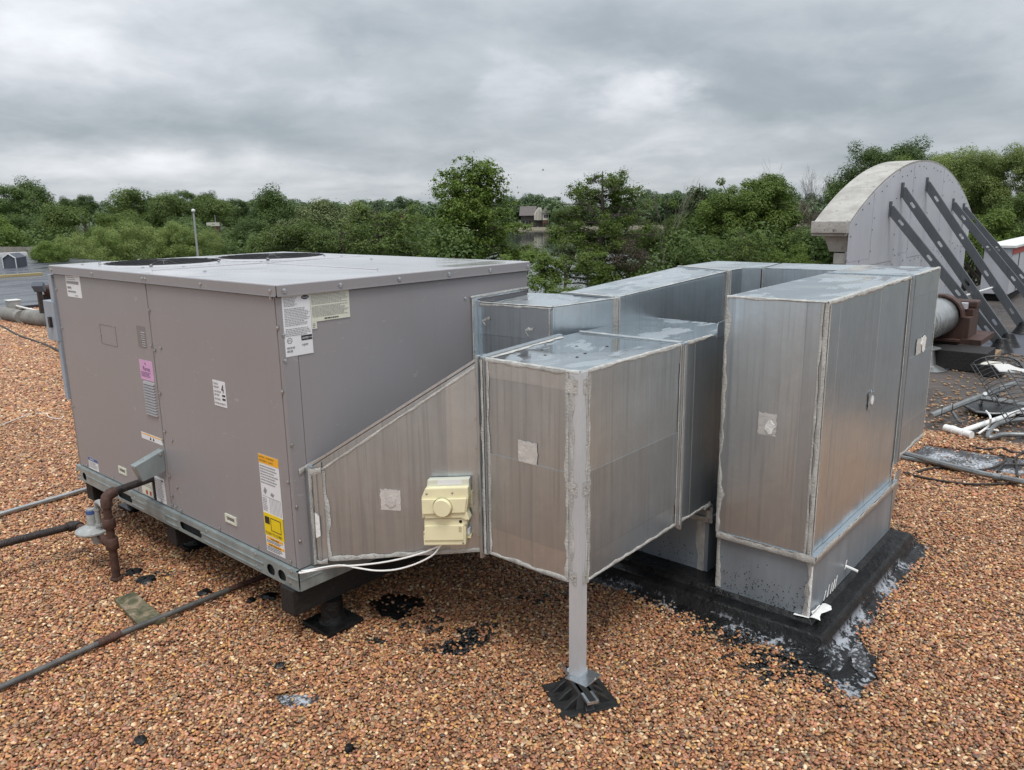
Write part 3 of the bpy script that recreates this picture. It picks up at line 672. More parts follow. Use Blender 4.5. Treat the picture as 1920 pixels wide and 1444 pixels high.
# base rail, a folded channel with lifting holes
def rail(name, O, A, Nn, Ln, holes):
    m = MB(); m.holed(rect(0, 0, Ln, ZC-Z0-.004), holes, O, A, (0, 0, 1), Nn, .003); return m
O0 = V(-.016, -.012, Z0)
hl = [circ(.118, .034, .030, .027), circ(.200, .036, .030, .027), circ(2.13, .034, .028, .026), circ(2.215, .034, .028, .026), stadium(.885, .036, .085, .020), stadium(1.60, .036, .070, .020)]
r1 = rail('base_rail', (-.016, -.012, Z0), (0, 1, 0), (-1, 0, 0), UL+.024, hl)
r1.box(-.016, -.012, ZC-.005, .003, UL+.012, ZC-.001); r1.box(-.016, -.012, Z0, .004, UL+.012, Z0+.003)
r1.box(-.0235, -.012, Z0+.048, -.0185, .060, Z0+.052); r1.box(-.0235, .24, Z0+.048, -.0185, .77, Z0+.052); r1.box(-.0235, 1.0, Z0+.048, -.0185, 1.50, Z0+.052); r1.box(-.0235, 1.72, Z0+.048, -.0185, 2.08, Z0+.052)
r1.box(-.0235, .26, Z0+.016, -.0185, .74, Z0+.019); r1.box(-.0235, 1.0, Z0+.016, -.0185, 1.50, Z0+.019)
r1.obj('base_rail', 'rail', unit)
r2 = rail('base_rail', (-.013, -.016, Z0), (1, 0, 0), (0, -1, 0), UW+.02, [])
r2.box(-.016, -.016, ZC-.005, UW, .003, ZC-.001); r2.box(-.012, -.0215, Z0+.046, UW, -.0185, Z0+.050)
r2.obj('base_rail', 'rail', unit)
MB().box(-.008, 1.06, Z0+.004, -.0185-.003, 1.063, Z0+.075).box(-.0225, 1.12, Z0+.02, -.0185, 1.36, Z0+.06).obj('rail_label_plate', 'rail', unit)
bx = MB().box(.02, .02, Z0+.03, UW-.02, UL-.02, ZC+.001).box(-.004, .05, Z0+.006, .02, UL-.01, ZC-.008).obj('pan_and_shade_backing', 'dark', unit)  # second box: black backing added as painted shade behind the rail holes
for k in range(3): MB().box(.0, .33+.75*k, Z0+.004, UW, .36+.75*k, Z0+.05).obj('cross_channel', 'galv_b', unit)
for p in ((-.019, .03, .318), (-.019, .028, .285), (-.019, .045, .262), (-.019, 2.20, .30), (-.019, 2.19, .27), (-.019, .30, .315), (-.019, .30, .262), (-.019, .72, .31), (-.019, 1.46, .30)): screw(unit, p, NX, .9)
for yy, z_ in ((1.074,1.320),(1.095,1.150),(1.066,1.130),(.998,1.150),(1.064,.919),(1.061,.728),(1.094,.681),(1.066,.500),(.994,.697),(2.176,1.143),(2.176,.687),(2.18,1.36),(.012,1.329),(.014,1.077),
        (.028,.702),(.055,.349),(.04,1.44),(.30,.345),(.62,.345),(.98,.345),(1.03,.352),(1.07,.352),(1.18,.345),(1.45,.345),(1.75,.345),(2.10,.345),(.994,.46),(1.061,.40)): screw(unit, (-.0035, yy, z_), NX)
for xx, z_ in ((.006,.60),(.006,.86),(.007,1.20),(.010,1.30),(.085,.39),(.010,.45)): screw(unit, (xx+.002, -.002, z_), NY)
for yy in (.028, 1.055, 1.085, 2.19, .55, 1.65): screw(unit, (-o-.002, yy, ZT-.024), NX, 1.1)
for xx in (.022, .285, .60, .905, 1.19, 1.48): screw(unit, (xx, -o-.002, ZT-.024), NY, 1.25)
screw(unit, (1.02, 0, 1.345), NY, 1.1)
# pressed details
a = MB().holed(rect(1.474, 1.105, 1.662, 1.21), [rect(1.477, 1.108, 1.659, 1.207)], (-.0025, 0, 0), (0, 1, 0), (0, 0, 1), (-1, 0, 0), .0015).obj('access_cover', 'paint_dark', unit)
for p in ((-.003, 1.655, 1.155), (-.003, 1.48, 1.15)): screw(unit, p, NX, .55)
lv = pan('vent_recess', [(-.0025, 1.142, 1.132), (-.0025, 1.232, 1.132), (-.0025, 1.232, 1.236), (-.0025, 1.142, 1.236)], NX, .0012, 'paint_dark', unit, bevel=0)
for k in range(7): MB().hexa([(-.0035, 1.147, 1.140+.011*k), (-.0035, 1.185+.002*k, 1.140+.011*k), (-.0035, 1.185+.002*k, 1.143+.011*k), (-.0035, 1.147, 1.143+.011*k)], [(-.0065, 1.150, 1.138+.011*k), (-.0065, 1.18, 1.138+.011*k), (-.0065, 1.18, 1.1395+.011*k), (-.0065, 1.150, 1.1395+.011*k)]).obj('vent_fin', 'paint', lv)
for k in range(12):
    z_ = .798+.0140*k; MB().hexa([(-.0022, 1.104, z_), (-.0022, 1.226, z_), (-.0022, 1.226, z_+.013), (-.0022, 1.104, z_+.013)][::1], [(-.012, 1.110, z_-.001), (-.012, 1.220, z_-.001), (-.006, 1.222, z_+.010), (-.006, 1.108, z_+.010)]).obj('louver', 'paint', unit, bevel=.001)
for (y0, z0) in ((1.562, .394), (.461, .397)):
    h = MB().holed(rect(y0, z0, y0+.095, z0+.040), [rect(y0+.014, z0+.010, y0+.081, z0+.030)], (-.0022, 0, 0), (0, 1, 0), (0, 0, 1), (-1, 0, 0), .004).obj('recessed_handle', 's_cream', unit)
    MB().box(-.0028, y0+.014, z0+.010, -.0022, y0+.081, z0+.030).box(-.004, y0+.025, z0+.019, -.0028, y0+.070, z0+.029).obj('handle_recess', 'paint_dark', h)
# galvanized hood over the gas entry
hd = MB().hexa([(-.148, 1.095, .580), (-.118, 1.095, .500), (-.004, 1.095, .522), (-.004, 1.095, .628)], [(-.148, 1.112, .580), (-.118, 1.112, .500), (-.004, 1.112, .522), (-.004, 1.112, .628)])
hd.slab([(-.148, 1.095, .580), (-.004, 1.095, .628), (-.004, 1.145, .628), (-.148, 1.145, .580)], (0, 0, 1), .002)
hd.slab([(-.148, 1.0955, .578), (-.148, 1.145, .578), (-.118, 1.145, .500), (-.118, 1.0955, .500)], (-1, 0, -.3), .002)
hood = hd.obj('gas_entry_hood', 'rail', unit, bevel=.001)
screw(unit, (-.022, 1.0935, .612), NY, .9); screw(unit, (-.1, 1.12, .597), (-.2, 0, 1), .9)
MB().box(-.0032, 1.238, ZC+.006, -.0020, 1.266, .49).obj('pipe_slot', 'dark', unit)

# ---- stickers: flat print
def stick(name, plane, a0, z0, a1, z1, mat, lift=.0, label=None):
    if plane == 'x': q = [(-.0028-lift, a0, z0), (-.0028-lift, a1, z0), (-.0028-lift, a1, z1), (-.0028-lift, a0, z1)]; n = NX
    else: q = [(a0, -.0018-lift, z0), (a1, -.0018-lift, z0), (a1, -.0018-lift, z1), (a0, -.0018-lift, z1)]; n = NY
    return pan(name, q, n, .0007, mat, unit, bevel=0, label=label)
def bars(parent, plane, a0, z0, a1, z1, rows, mat='ink_g', seed=0, fill=.9, lift=.0008, thick=.38):
    """lines of small print: word-long dashes"""
    r = random.Random(seed); m = MB(); dz = (z1-z0)/rows
    for i in range(rows):
        t = a0; z_ = z1-dz*(i+.7); end = a0+(a1-a0)*r.uniform(.75, 1.0) if fill < 1 else a1
        while t < end:
            w = min(r.uniform(.004, .014), end-t)
            if w > .002:
                if plane == 'x': m.slab([(-.0035-lift, -t, z_), (-.0035-lift, -t-w, z_), (-.0035-lift, -t-w, z_+dz*thick), (-.0035-lift, -t, z_+dz*thick)], NX, .0003)
                else: m.slab([(t, -.0025-lift, z_), (t+w, -.0025-lift, z_), (t+w, -.0025-lift, z_+dz*thick), (t, -.0025-lift, z_+dz*thick)], NY, .0003)
            t += w+.0025
    return m.obj('small_print', mat, parent)
RX, RY, UP = (0, -1, 0), (1, 0, 0), (0, 0, 1)
def tx(p, s, y, z, size, mat='ink', al='LEFT', sx=1.0): return text(p, s, (-.0037, y, z), RX, UP, size, mat, al, sx=sx)
def ty(p, s, x, z, size, mat='ink', al='LEFT', sx=1.0, y=-.0027): return text(p, s, (x, y, z), RY, UP, size, mat, al, sx=sx)
s = stick('rating_sticker', 'x', 1.838, 1.330, 2.030, 1.455, 's_white')
bars(s, 'x', -2.022, 1.42, -1.90, 1.45, 3, 'ink_g', 1); bars(s, 'x', -2.022, 1.395, -1.86, 1.415, 1, 'ink_g', 2, thick=.8); bars(s, 'x', -2.018, 1.37, -1.95, 1.385, 1, 'ink_g', 3, thick=.8)
bars(s, 'x', -2.016, 1.352, -1.88, 1.364, 1, 'ink_g', 4, thick=.7); bars(s, 'x', -1.93, 1.335, -1.88, 1.345, 1, 'ink_g', 5)
s = stick('refrigerant_sticker', 'x', 1.108, .970, 1.246, 1.070, 's_pink')
tx(s, 'Puron.', 1.212, 1.018, .030, 'ink_p'); bars(s, 'x', -1.235, .985, -1.13, 1.012, 4, 'ink_p', 6)
MB().slab([(-.0037, 1.190, 1.050), (-.0037, 1.178, 1.045), (-.0037, 1.182, 1.060)], NX, .0004).obj('droplet_mark', 'ink_p', s)
s = stick('warning_sticker', 'x', 1.098, .652, 1.322, .686, 's_white'); MB().box(-.0042, 1.110, .678, -.0036, 1.315, .683).obj('orange_band', 's_orange', s)
MB().slab([(-.0038, 1.232, .658), (-.0038, 1.212, .658), (-.0038, 1.222, .674)], NX, .0004).slab([(-.0038, 1.200, .658), (-.0038, 1.182, .658), (-.0038, 1.191, .674)], NX, .0004).obj('pictogram', 'ink', s)
s = stick('blue_header_sticker', 'x', 1.935, .336, 2.066, .405, 's_white'); MB().box(-.0042, 1.935, .386, -.0036, 2.066, .405).obj('blue_band', 's_blue', s); bars(s, 'x', -2.055, .345, -1.945, .382, 5, 'ink_g', 7); bars(s, 'x', -2.04, .390, -1.97, .402, 1, 's_white', 8, lift=.0016)
s = stick('stack_height_sticker', 'x', .445, .943, .548, 1.057, 's_white')
for i, l in enumerate(('STACK', 'HEIGHT', 'HAUTEUR', 'DE PILE', 'ALTURA')): tx(s, l, .541, (1.038, 1.023, 1.004, .989, .970)[i], .0125)
tx(s, 'DE APILAMIENTO', .541, .952, .0112); tx(s, '4', .480, 1.006, .054, sx=.8)
MB().box(-.0042, .452, .990, -.0036, .478, .998).box(-.0042, .452, .973, -.0036, .478, .982).obj('stack_blocks', 'ink', s)
s = stick('caution_sticker', 'x', .086, .524, .232, .784, 's_white'); MB().box(-.0042, .086, .746, -.0036, .232, .784).obj('yellow_band', 's_orange', s)
tx(s, 'CAUTION - ATTENTION', .228, .770, .0105, sx=.95).location = (-.0006, 0, 0); tx(s, 'AVERTISSEMENT - CUIDADO', .228, .755, .0095, sx=.85).location = (-.0006, 0, 0)
bars(s, 'x', -.226, .655, -.095, .740, 7, 'ink_g', 9); bars(s, 'x', -.226, .535, -.19, .595, 8, 'ink_g', 10); m = MB()
for k in range(9): m.box(-.0042, .094+.0098*k, .53, -.0036, .096+.0098*k, .60)
m.box(-.0042, .094, .600, -.0036, .226, .6015); m.slab([(-.0037, .215, .62), (-.0037, .200, .61), (-.0037, .188, .63), (-.0037, .203, .642)], NX, .0004); m.slab([(-.0037, .165, .612), (-.0037, .145, .607), (-.0037, .135, .620), (-.0037, .155, .627)], NX, .0004); m.obj('diagram', 'ink_g', s)
s = stick('flush_to_curb_sticker', 'x', .088, .424, .230, .526, 's_yellow', .0008)
tx(s, 'FLUSH TO CURB', .224, .432, .0165, sx=.98).location = (-.0012, 0, 0)
MB().box(-.0052, .188, .478, -.0044, .222, .510).holed(rect(.105, .452, .180, .510), [rect(.108, .455, .177, .507)], (-.0044, 0, 0), (0, 1, 0), (0, 0, 1), (-1, 0, 0), .0006).obj('curb_diagram', 'ink', s)
s = stick('warning_text_sticker', 'x', .092, .350, .228, .426, 's_white')
m = MB(); m.box(-.0042, .10, .407, -.0036, .22, .419); m.box(-.0042, .094, .378, -.0036, .222, .390); m.obj('orange_band', 's_orange', s)
tx(s, 'WARNING', .190, .408, .0125).location = (-.0006, 0, 0); tx(s, 'AVERTISSEMENT', .208, .379, .0125).location = (-.0006, 0, 0)
bars(s, 'x', -.222, .392, -.10, .405, 2, 'ink', 11); bars(s, 'x', -.222, .355, -.10, .376, 3, 'ink', 12)
s = stick('gas_sticker', 'x', 1.272, .338, 1.396, .470, 's_cream'); bars(s, 'x', -1.39, .385, -1.28, .46, 8, 'ink_g', 13); MB().box(-.0042, 1.33, .343, -.0036, 1.352, .366).box(-.0042, 1.29, .345, -.0036, 1.31, .367).obj('red_mark', 's_red', s)
s = stick('gas_sticker', 'x', 1.130, .336, 1.234, .470, 's_white'); bars(s, 'x', -1.228, .352, -1.14, .46, 12, 'ink_g', 14); MB().box(-.0042, 1.14, .452, -.0036, 1.165, .460).obj('ink_mark', 'ink', s)
# data plate side
s = stick('data_plate_sticker', 'y', .015, 1.212, .142, 1.4475, 's_white')
bars(s, 'y', .022, 1.405, .085, 1.443, 7, 'ink_g', 15, .8); bars(s, 'y', .022, 1.330, .137, 1.400, 11, 'ink_g', 16, .8); bars(s, 'y', .022, 1.290, .137, 1.322, 5, 'ink_g', 17, .7)
MB().add([(.120+.018*math.cos(t*.3142), -.0034, 1.436+.0085*math.sin(t*.3142)) for t in range(20)], [tuple(range(20))]).obj('oval_emblem', 'ink', s, fix=False)
ty(s, 'Carrier', .120, 1.4325, .0095, 's_white', 'CENTER', y=-.0031-.0004)
MB().slab([(.090, -.0028, 1.268), (.140, -.0028, 1.268), (.140, -.0028, 1.288), (.090, -.0028, 1.288)], NY, .0004).obj('black_badge', 'ink', s)
ty(s, 'AHRI', .093, 1.2735, .0125, 's_white', y=-.0030); ty(s, 'CERTIFIED', .1145, 1.2755, .0062, 's_white', y=-.0030)
ty(s, 'ETL', .0285, 1.270, .010, 'ink', y=-.0026); m = MB(); m.holed(circ(.0365, 1.2735, .0115), [circ(.0365, 1.2735, .0098)], (0, -.0027, 0), (1, 0, 0), (0, 0, 1), NY, .0004); m.obj('round_mark', 'ink', s)
ty(s, 'HMY', .092, 1.246, .0135, 'ink', y=-.0026); bars(s, 'y', .022, 1.240, .065, 1.248, 1, 'ink_g', 19, thick=.9); bars(s, 'y', .022, 1.227, .048, 1.235, 1, 'ink_g', 20, thick=.9)
s = stick('notice_sticker', 'y', .1432, 1.334, .333, 1.4475, 's_cream')
bars(s, 'y', .148, 1.402, .328, 1.443, 8, 'ink_g', 21, .99); bars(s, 'y', .148, 1.352, .328, 1.397, 9, 'ink_g', 22, .99); bars(s, 'y', .205, 1.338, .275, 1.346, 1, 'ink', 23, thick=.6)
s = stick('small_square_sticker', 'y', .1435, 1.306, .167, 1.3335, 's_cream'); bars(s, 'y', .147, 1.31, .163, 1.33, 3, 'ink_g', 24)
# disconnect box and conduit on the far end panel
d = thing('disconnect_switch', 'blue grey electrical disconnect box on the far left end of the unit', 'switch box', (.10, UL+.02, .95))
MB().box(-.02, UL+.004, 1.06, .20, UL+.15, 1.29).obj('box', 'box_blue', d, bevel=.004)
MB().box(-.035, UL+.045, 1.14, -.02, UL+.07, 1.20).obj('handle', 'black', d)
MB().box(-.01, UL+.004, .72, .035, UL+.045, 1.06).obj('conduit_channel', 'box_blue', d, bevel=.002)
MB().box(.036, UL+.004, .70, .05, UL+.04, 1.44).obj('gap_strip', 'black', d)
MB().box(-.01, UL+.004, 1.29, .035, UL+.05, 1.44).obj('conduit_channel', 'box_blue', d, bevel=.002)

# ================================================================== supports under the unit
def beam(x0, x1, y, lab): return MB().box(x0, y, .125, x1, y+.09, Z0-.002).obj('timber_beam', 'wood_dark', label=lab, cat='beam', group='tarred timbers under the unit', bevel=.004, loc=(x0, y, .125))
beam(-.035, 1.60, .012, 'black tarred timber beam under the near end of the rooftop unit')
beam(.0, 1.60, 1.08, 'black tarred timber beam under the middle of the rooftop unit')
beam(.0, 1.60, 2.08, 'black tarred timber beam under the far left end of the rooftop unit')
def foot(x, y, lab, s=.095):
    t = thing('beam_foot', lab, 'support', (x, y, 0), 'tarred feet under the timbers')
    MB().box(x-s, y-s, -.006, x+s, y+s, .022).obj('pad', 'tar', t, bevel=.006)
    m = MB().lathe((x, y, .020), (0, 0, 1), [(0, .062), (.03, .050), (.104, .047)], 18).obj('post', 'tar', t, smooth=True)
foot(.165, .03, 'black square tar covered foot under the near timber beside the unit corner'); foot(1.3, .03, 'tar covered foot under the near timber behind the tapered duct')
foot(.20, 1.30, 'round black foot under the middle timber seen behind the base rail', .075); foot(1.3, 1.125, 'tar covered foot in the dark under the middle of the unit')
foot(.26, 2.12, 'black foot under the far timber beyond the gas riser', .085); foot(1.3, 2.12, 'tar covered foot under the far corner of the unit')

# ================================================================== gas piping
RXY = (-.256, 1.209)
g = thing('gas_riser', 'rusty brown gas pipe riser with elbow entering the unit', 'gas pipe', (*RXY, 0))
m = MB(); m.tube([(RXY[0], RXY[1], .0), (RXY[0], RXY[1], .405)], .0195, 14); m.obj('riser_pipe', 'rust', g, smooth=True)
m = MB()
for z_, r_, h in ((.0, .026, .020), (.275, .0265, .050), (.165, .027, .060)): m.lathe((*RXY, z_), (0, 0, 1), [(0, r_), (.004, r_+.003), (h-.004, r_+.003), (h, r_)], 16)
m.lathe((RXY[0], RXY[1]+.0, .197), (0, 1, 0), [(0, .026), (.048, .026), (.05, .029), (.06, .029)], 14); m.obj('fitting', 'rust', g, smooth=True)
m = MB(); m.tube([(*RXY, .385), (*RXY, .412), (RXY[0]+.006, RXY[1]+.002, .430), (RXY[0]+.022, RXY[1]+.006, .442), (RXY[0]+.048, RXY[1]+.010, .446)], .027, 14); m.obj('elbow', 'rust', g, smooth=True)
m = MB(); m.tube([(RXY[0]+.04, RXY[1]+.010, .446), (0.0, 1.252, .452)], .0185, 14); m.obj('entry_pipe', 'pipe_dark', g, smooth=True)
m = MB(); m.tube([(RXY[0], RXY[1]+.05, .197), (RXY[0], RXY[1]+.16, .197)], .016, 12); m.obj('branch_pipe', 'rust', g, smooth=True)
RC = V(-.262, 1.405, .215)
g = thing('gas_regulator', 'grey domed gas pressure regulator beside the riser', 'regulator', tuple(RC))
MB().lathe(RC, (0, 0, 1), [(-.030, .030), (-.026, .045), (-.010, .070), (-.004, .083), (.004, .083), (.010, .070), (.024, .040), (.030, .028)], 28).obj('diaphragm_case', 'regulator', g, smooth=True)
MB().lathe(RC, (0, 0, 1), [(.024, .026), (.10, .022), (.104, .018), (.112, .018)], 16).obj('spring_tower', 'regulator', g, smooth=True)
MB().lathe((RC.x, RC.y, RC.z+.088), (0, 0, 1), [(0, .0235), (.018, .0235)], 16).obj('blue_band', 's_blue', g, smooth=True)
MB().lathe(RC+V(0, -.035, -.03), (0, 0, 1), [(-.03, .022), (.0, .026), (.02, .03)], 16).obj('body', 'regulator', g, smooth=True)
q = RC+V(.012, -.052, 0)
MB().tube([q+V(0, 0, .01), q+V(0, 0, .135), q+V(0, -.012, .158), q+V(0, -.04, .168), (RXY[0]+.0, RXY[1]+.03, .372)], .0135, 12).obj('vent_elbow', 'regulator', g, smooth=True)
m = MB()
for z_ in (.03, .115): m.lathe(q+V(0, 0, z_), (0, 0, 1), [(0, .018), (.014, .018)], 8)
m.obj('hex_nut', 'regulator', g)
for k in range(6):
    t = k*math.pi/3; screw(g, RC+V(.074*math.cos(t), .074*math.sin(t), .004), (0, 0, 1), .9)
e1 = V(*on(1, 1.66, 140, 985)); e0 = V(*on(1, 1.66, -60, 1036)); 
g = thing('gas_supply_pipe', 'dark brown gas supply pipe running off to the left from the regulator', 'gas pipe', tuple(e1))
MB().tube([e0, e1+V(-.03, 0, 0)], .0195, 12).obj('pipe_run', 'pipe_dark', g, smooth=True)
MB().tube([e1+V(-.035, 0, -.0), e1+V(-.005, -.003, .0), e1+V(.006, -.02, 0), e1+V(.006, -.05, 0)], .027, 12).obj('elbow', 'pipe_dark', g, smooth=True)
MB().tube([e1+V(.006, -.04, 0), RC+V(0, .06, -.018)], .019, 12).obj('inlet_pipe', 'rust', g, smooth=True)
a, b = V(*G(-60, 982, .02)), V(*G(182, 912, .02))
MB().tube([a, a.lerp(b, .5), b, b+(b-a).normalized()*.6], .016, 10).obj('galvanized_pipe', 'pipe_galv', label='light galvanized pipe lying on the gravel and passing under the unit left end', cat='pipe', smooth=True, loc=tuple(b))
a, b = V(*G(-60, 1316, .022)), V(*G(500, 1078, .022)); mid = a.lerp(b, .5)
g = thing('conduit_run', 'grey conduit lying diagonally on the gravel with a rusty coupling', 'conduit', tuple(mid))
d = (b-a).normalized()
c1, c2 = V(*G(188, 1205, .022)), V(*G(222, 1190, .022)); c3, c4 = V(*G(428, 1106, .022)), b
MB().tube([a, c1], .0125, 12).obj('conduit_length', 'conduit_d', g, smooth=True); MB().tube([c2, V(*G(330, 1146, .026)), c3], .0125, 12).obj('conduit_length', 'conduit_d', g, smooth=True)
MB().tube([c1-d*.01, c2+d*.01], .0165, 12).obj('coupling', 'rust', g, smooth=True); MB().tube([c3, c4, c4+d*.4], .013, 12).obj('rusty_length', 'rust', g, smooth=True)
pk = [G(215, 1132), G(252, 1118), G(312, 1168), G(262, 1182)]
m = MB(); m.hexa([(*p[:2], .0) for p in pk], [(*p[:2], .026) for p in pk])
def plankmat():
    m_, t, b_, c = newmat('mossy_plank'); n = noise(t, mapping(t, c, (6, 6, 6), rot=(0, 0, .6)), 2.2, 6, .65, 1.0)
    L(t, ramp(t, n, [(.32, (.03, .026, .022)), (.5, (.10, .10, .055)), (.62, (.26, .20, .13)), (.75, (.42, .38, .32))]), b_.inputs['Base Color']); b_.inputs['Roughness'].default_value = .45
    return m_
MT['plank'] = plankmat()
m.obj('wood_block', 'plank', label='short weathered mossy board under the grey conduit', cat='board', bevel=.004, loc=(pk[0][0], pk[0][1], 0))

# ================================================================== DUCTWORK
GV = ['galv', 'galv_b', 'galv_c']
def dvec(a, b): return (Vector(b)-Vector(a)).normalized()
def panels(parent, O, A, B, n, us, vs, mats=None, th=.0016, seed=0, gap=.0):
    """sheet panels on a flat face: O + u*A + v*B, split at us and vs, each with its own small step"""
    r = random.Random(seed); O, A, B = Vector(O), Vector(A), Vector(B); k = 0
    for i in range(len(us)-1):
        for j in range(len(vs)-1):
            q = [O+A*us[i]+B*vs[j], O+A*(us[i+1]-gap)+B*vs[j], O+A*(us[i+1]-gap)+B*(vs[j+1]-gap), O+A*us[i]+B*(vs[j+1]-gap)]
            MB().slab(q, n, th+.0013*((i+j) % 2)+r.uniform(0, .0006)).obj('panel', mats[k % len(mats)] if mats else r.choice(GV), parent, bevel=.0006); k += 1
def edge2(mb, a, b, n1, n2, w=.013, **k):
    """sealant smeared over a folded edge onto both faces"""
    n1, n2 = Vector(n1), Vector(n2)
    o = n1*.0034+n2*.0034
    caulk(mb, Vector(a)+o, Vector(b)+o, n1, -n2, w, base=-.001, **k); caulk(mb, Vector(a)+o, Vector(b)+o, n2, -n1, w, base=-.001, **k)
XN, YN, ZP, ZN, XP, YP = V(-1, 0, 0), V(0, -1, 0), V(0, 0, 1), V(0, 0, -1), V(1, 0, 0), V(0, 1, 0)

# ---- tapered duct between the unit and the box duct
TA, TB = V(.075, 0, .335), V(.44, -.640, .432)
td = thing('tapered_duct', 'tapered galvanized duct piece rising from the unit side to the box duct', 'duct', (.075, 0, .335))
P0b, P0t, P1b, P1t = V(.078, -.004, .335), V(.078, -.004, .745), V(.443, -.640, .434), V(.443, -.640, 1.214)
Q0b, Q0t, Q1b, Q1t = V(1.02, -.004, .335), V(1.02, -.004, .745), V(1.02, -.57, .434), V(1.02, -.57, 1.214)
MB().add([P0b, P1b, Q1b, Q0b, P0t, P1t, Q1t, Q0t], [(3, 2, 1, 0), (4, 5, 6, 7), (0, 1, 5, 4), (1, 2, 6, 5), (2, 3, 7, 6), (3, 0, 4, 7)]).obj('duct_body', 'galv_b', td)
E_ = V(P1b.x-P0b.x, P1b.y-P0b.y, 0).normalized(); NT = E_.cross(ZP); NT = NT if NT.dot(V(*CL)-P0b) > 0 else -NT
LT = math.hypot(P1b.x-P0b.x, P1b.y-P0b.y)
zb = lambda s: P0b.z+(P1b.z-P0b.z)*s/LT
ztp = lambda s: P0t.z+(P1t.z-P0t.z)*s/LT
pt = lambda s, z, h=0.0: V(P0b.x, P0b.y, 0)+E_*s+ZP*z+NT*h
for s0, s1, m_ in ((.06, .585, 'galv_b'), (.585, LT-.012, 'galv')):
    MB().slab([pt(s0, zb(s0)+.004, .001), pt(s1, zb(s1)+.004, .001), pt(s1, ztp(s1)-.004, .001), pt(s0, ztp(s0)-.004, .001)], NT, .0016 if s0 < .1 else .0028).obj('panel', m_, td, bevel=.0006)
MB().slab([pt(0.0, .338, .001), pt(.058, .345, .001), pt(.058, ztp(.058)-.006, .001), pt(0, .742, .001)], NT, .008).slab([pt(.020, .35, .009), pt(.036, .35, .009), pt(.036, .735, .009), pt(.020, .73, .009)], NT, .006).obj('collar', 'galv', td, bevel=.001)
MB().slab([V(.056, -.0035, .330), V(.085, -.0035, .330), V(.085, -.0035, .755), V(.056, -.0035, .755)], YN, .018).obj('collar', 'galv_b', td, bevel=.0015)
MB().slab([pt(.018, .45, .016), pt(.038, .46, .016), pt(.038, .545, .016), pt(.020, .56, .016)], NT, .002).obj('tape_patch', 'white_sealant', td)
MB().slab([pt(0, .748), pt(LT, 1.218), pt(LT, 1.218)+XP*.02, pt(0, .748)+XP*.02], ZP, .012).obj('standing_seam', 'galv_c', td, bevel=.001)
m = MB()
caulk(m, pt(.06, zb(.06)+.002, .004), pt(LT, zb(LT)+.002, .004), NT, ZP, .016); caulk(m, pt(.045, .74, .004), pt(LT, 1.205, .004), NT, -ZP, .012)
caulk(m, pt(.058, .35, .004), pt(.058, .74, .004), NT, E_, .014, jag=.7); caulk(m, pt(LT-.012, .44, .0045), pt(LT-.012, 1.20, .0045), NT, -E_, .014)
caulk(m, V(.060, -.022, .335), V(.060, -.022, .755), YN, XP, .016, jag=.6); caulk(m, V(.03, -.0045, .755), V(.25, -.0045, .80), YN, -ZP, .03, jag=.8)
caulk(m, pt(.0, .745, .016), pt(.058, .755, .012), NT, -ZP, .02, jag=.8); caulk(m, pt(0, .33, .012), pt(.06, .335, .012), NT, ZP, .02, jag=.8)
m.obj('sealant', 'sealant', td, fix=False, smooth=True)
def tape(parent, f, w, h, seed, mat='patch_w', lift=.006):
    """torn foil tape square; f maps (a, b) in metres to a point"""
    r = random.Random(seed); pts = []
    for i in range(9): pts.append((r.uniform(-.004, .002)-.0, h*i/8))
    for i in range(1, 8): pts.append((w*i/8, h+r.uniform(-.006, .003)))
    for i in range(9): pts.append((w+r.uniform(-.001, .002), h*(1-i/8)))
    mb = MB(); p = [f(a, b) for a, b in pts]; n = (f(1, 0)-f(0, 0)).cross(f(0, 1)-f(0, 0)); c = sum(p, Vector())/len(p)
    if n.dot(Vector(CL)-c) < 0: n = -n
    mb.slab(p, n, .0012); return mb.obj('tape_patch', mat, parent)
def smear(parent, f, w, h, seed, mat='white_sealant'):
    r = random.Random(seed); p = [f(w/2+w/2*math.cos(t)*r.uniform(.6, 1.1), h/2+h/2*math.sin(t)*r.uniform(.7, 1.1)) for t in [2*math.pi*i/14 for i in range(14)]]
    n = (f(1, 0)-f(0, 0)).cross(f(0, 1)-f(0, 0)); c = sum(p, Vector())/14
    if n.dot(Vector(CL)-c) < 0: n = -n
    MB().slab(p, n, .003).obj('sealant_dab', mat, parent)
tape(td, lambda a, b: pt(.303+a, .586+b, .0035), .082, .088, 3); smear(td, lambda a, b: pt(.318+a, .600+b, .0052), .052, .05, 4, 'patch_w')
for k in range(6): screw(td, pt(LT-.03, .50+.12*k, .006), NT, .6)

# ---- box duct
bd = thing('box_duct', 'galvanized box duct with a corner post standing nearest the camera', 'duct', (.44, -1.09, .432))
fp = [V(.44, -1.09, 0), V(1.75, -1.09, 0), V(1.75, -.585, 0), V(1.03, -.565, 0), V(.44, -.640, 0)]
zt1, zb1 = 1.214, .433
m = MB(); m.add([p+ZP*zb1 for p in fp]+[p+ZP*zt1 for p in fp], [(4, 3, 2, 1, 0), (5, 6, 7, 8, 9)]+[(i, (i+1) % 5, (i+1) % 5+5, i+5) for i in range(5)]); m.obj('duct_body', 'galv_b', bd)
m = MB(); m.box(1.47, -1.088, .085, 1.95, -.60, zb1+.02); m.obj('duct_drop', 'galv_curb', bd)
m = MB(); m.box(1.462, -1.096, .335, 1.80, -.60, .360).obj('curb_flange', 'galv_b', bd, bevel=.002)
panels(bd, (.44, -1.043, 0), YP, ZP, XN, [0, .385], [zb1+.004, .545, .850, 1.146, zt1-.004], ['galv', 'galv_b', 'galv_b', 'galv'], seed=2)
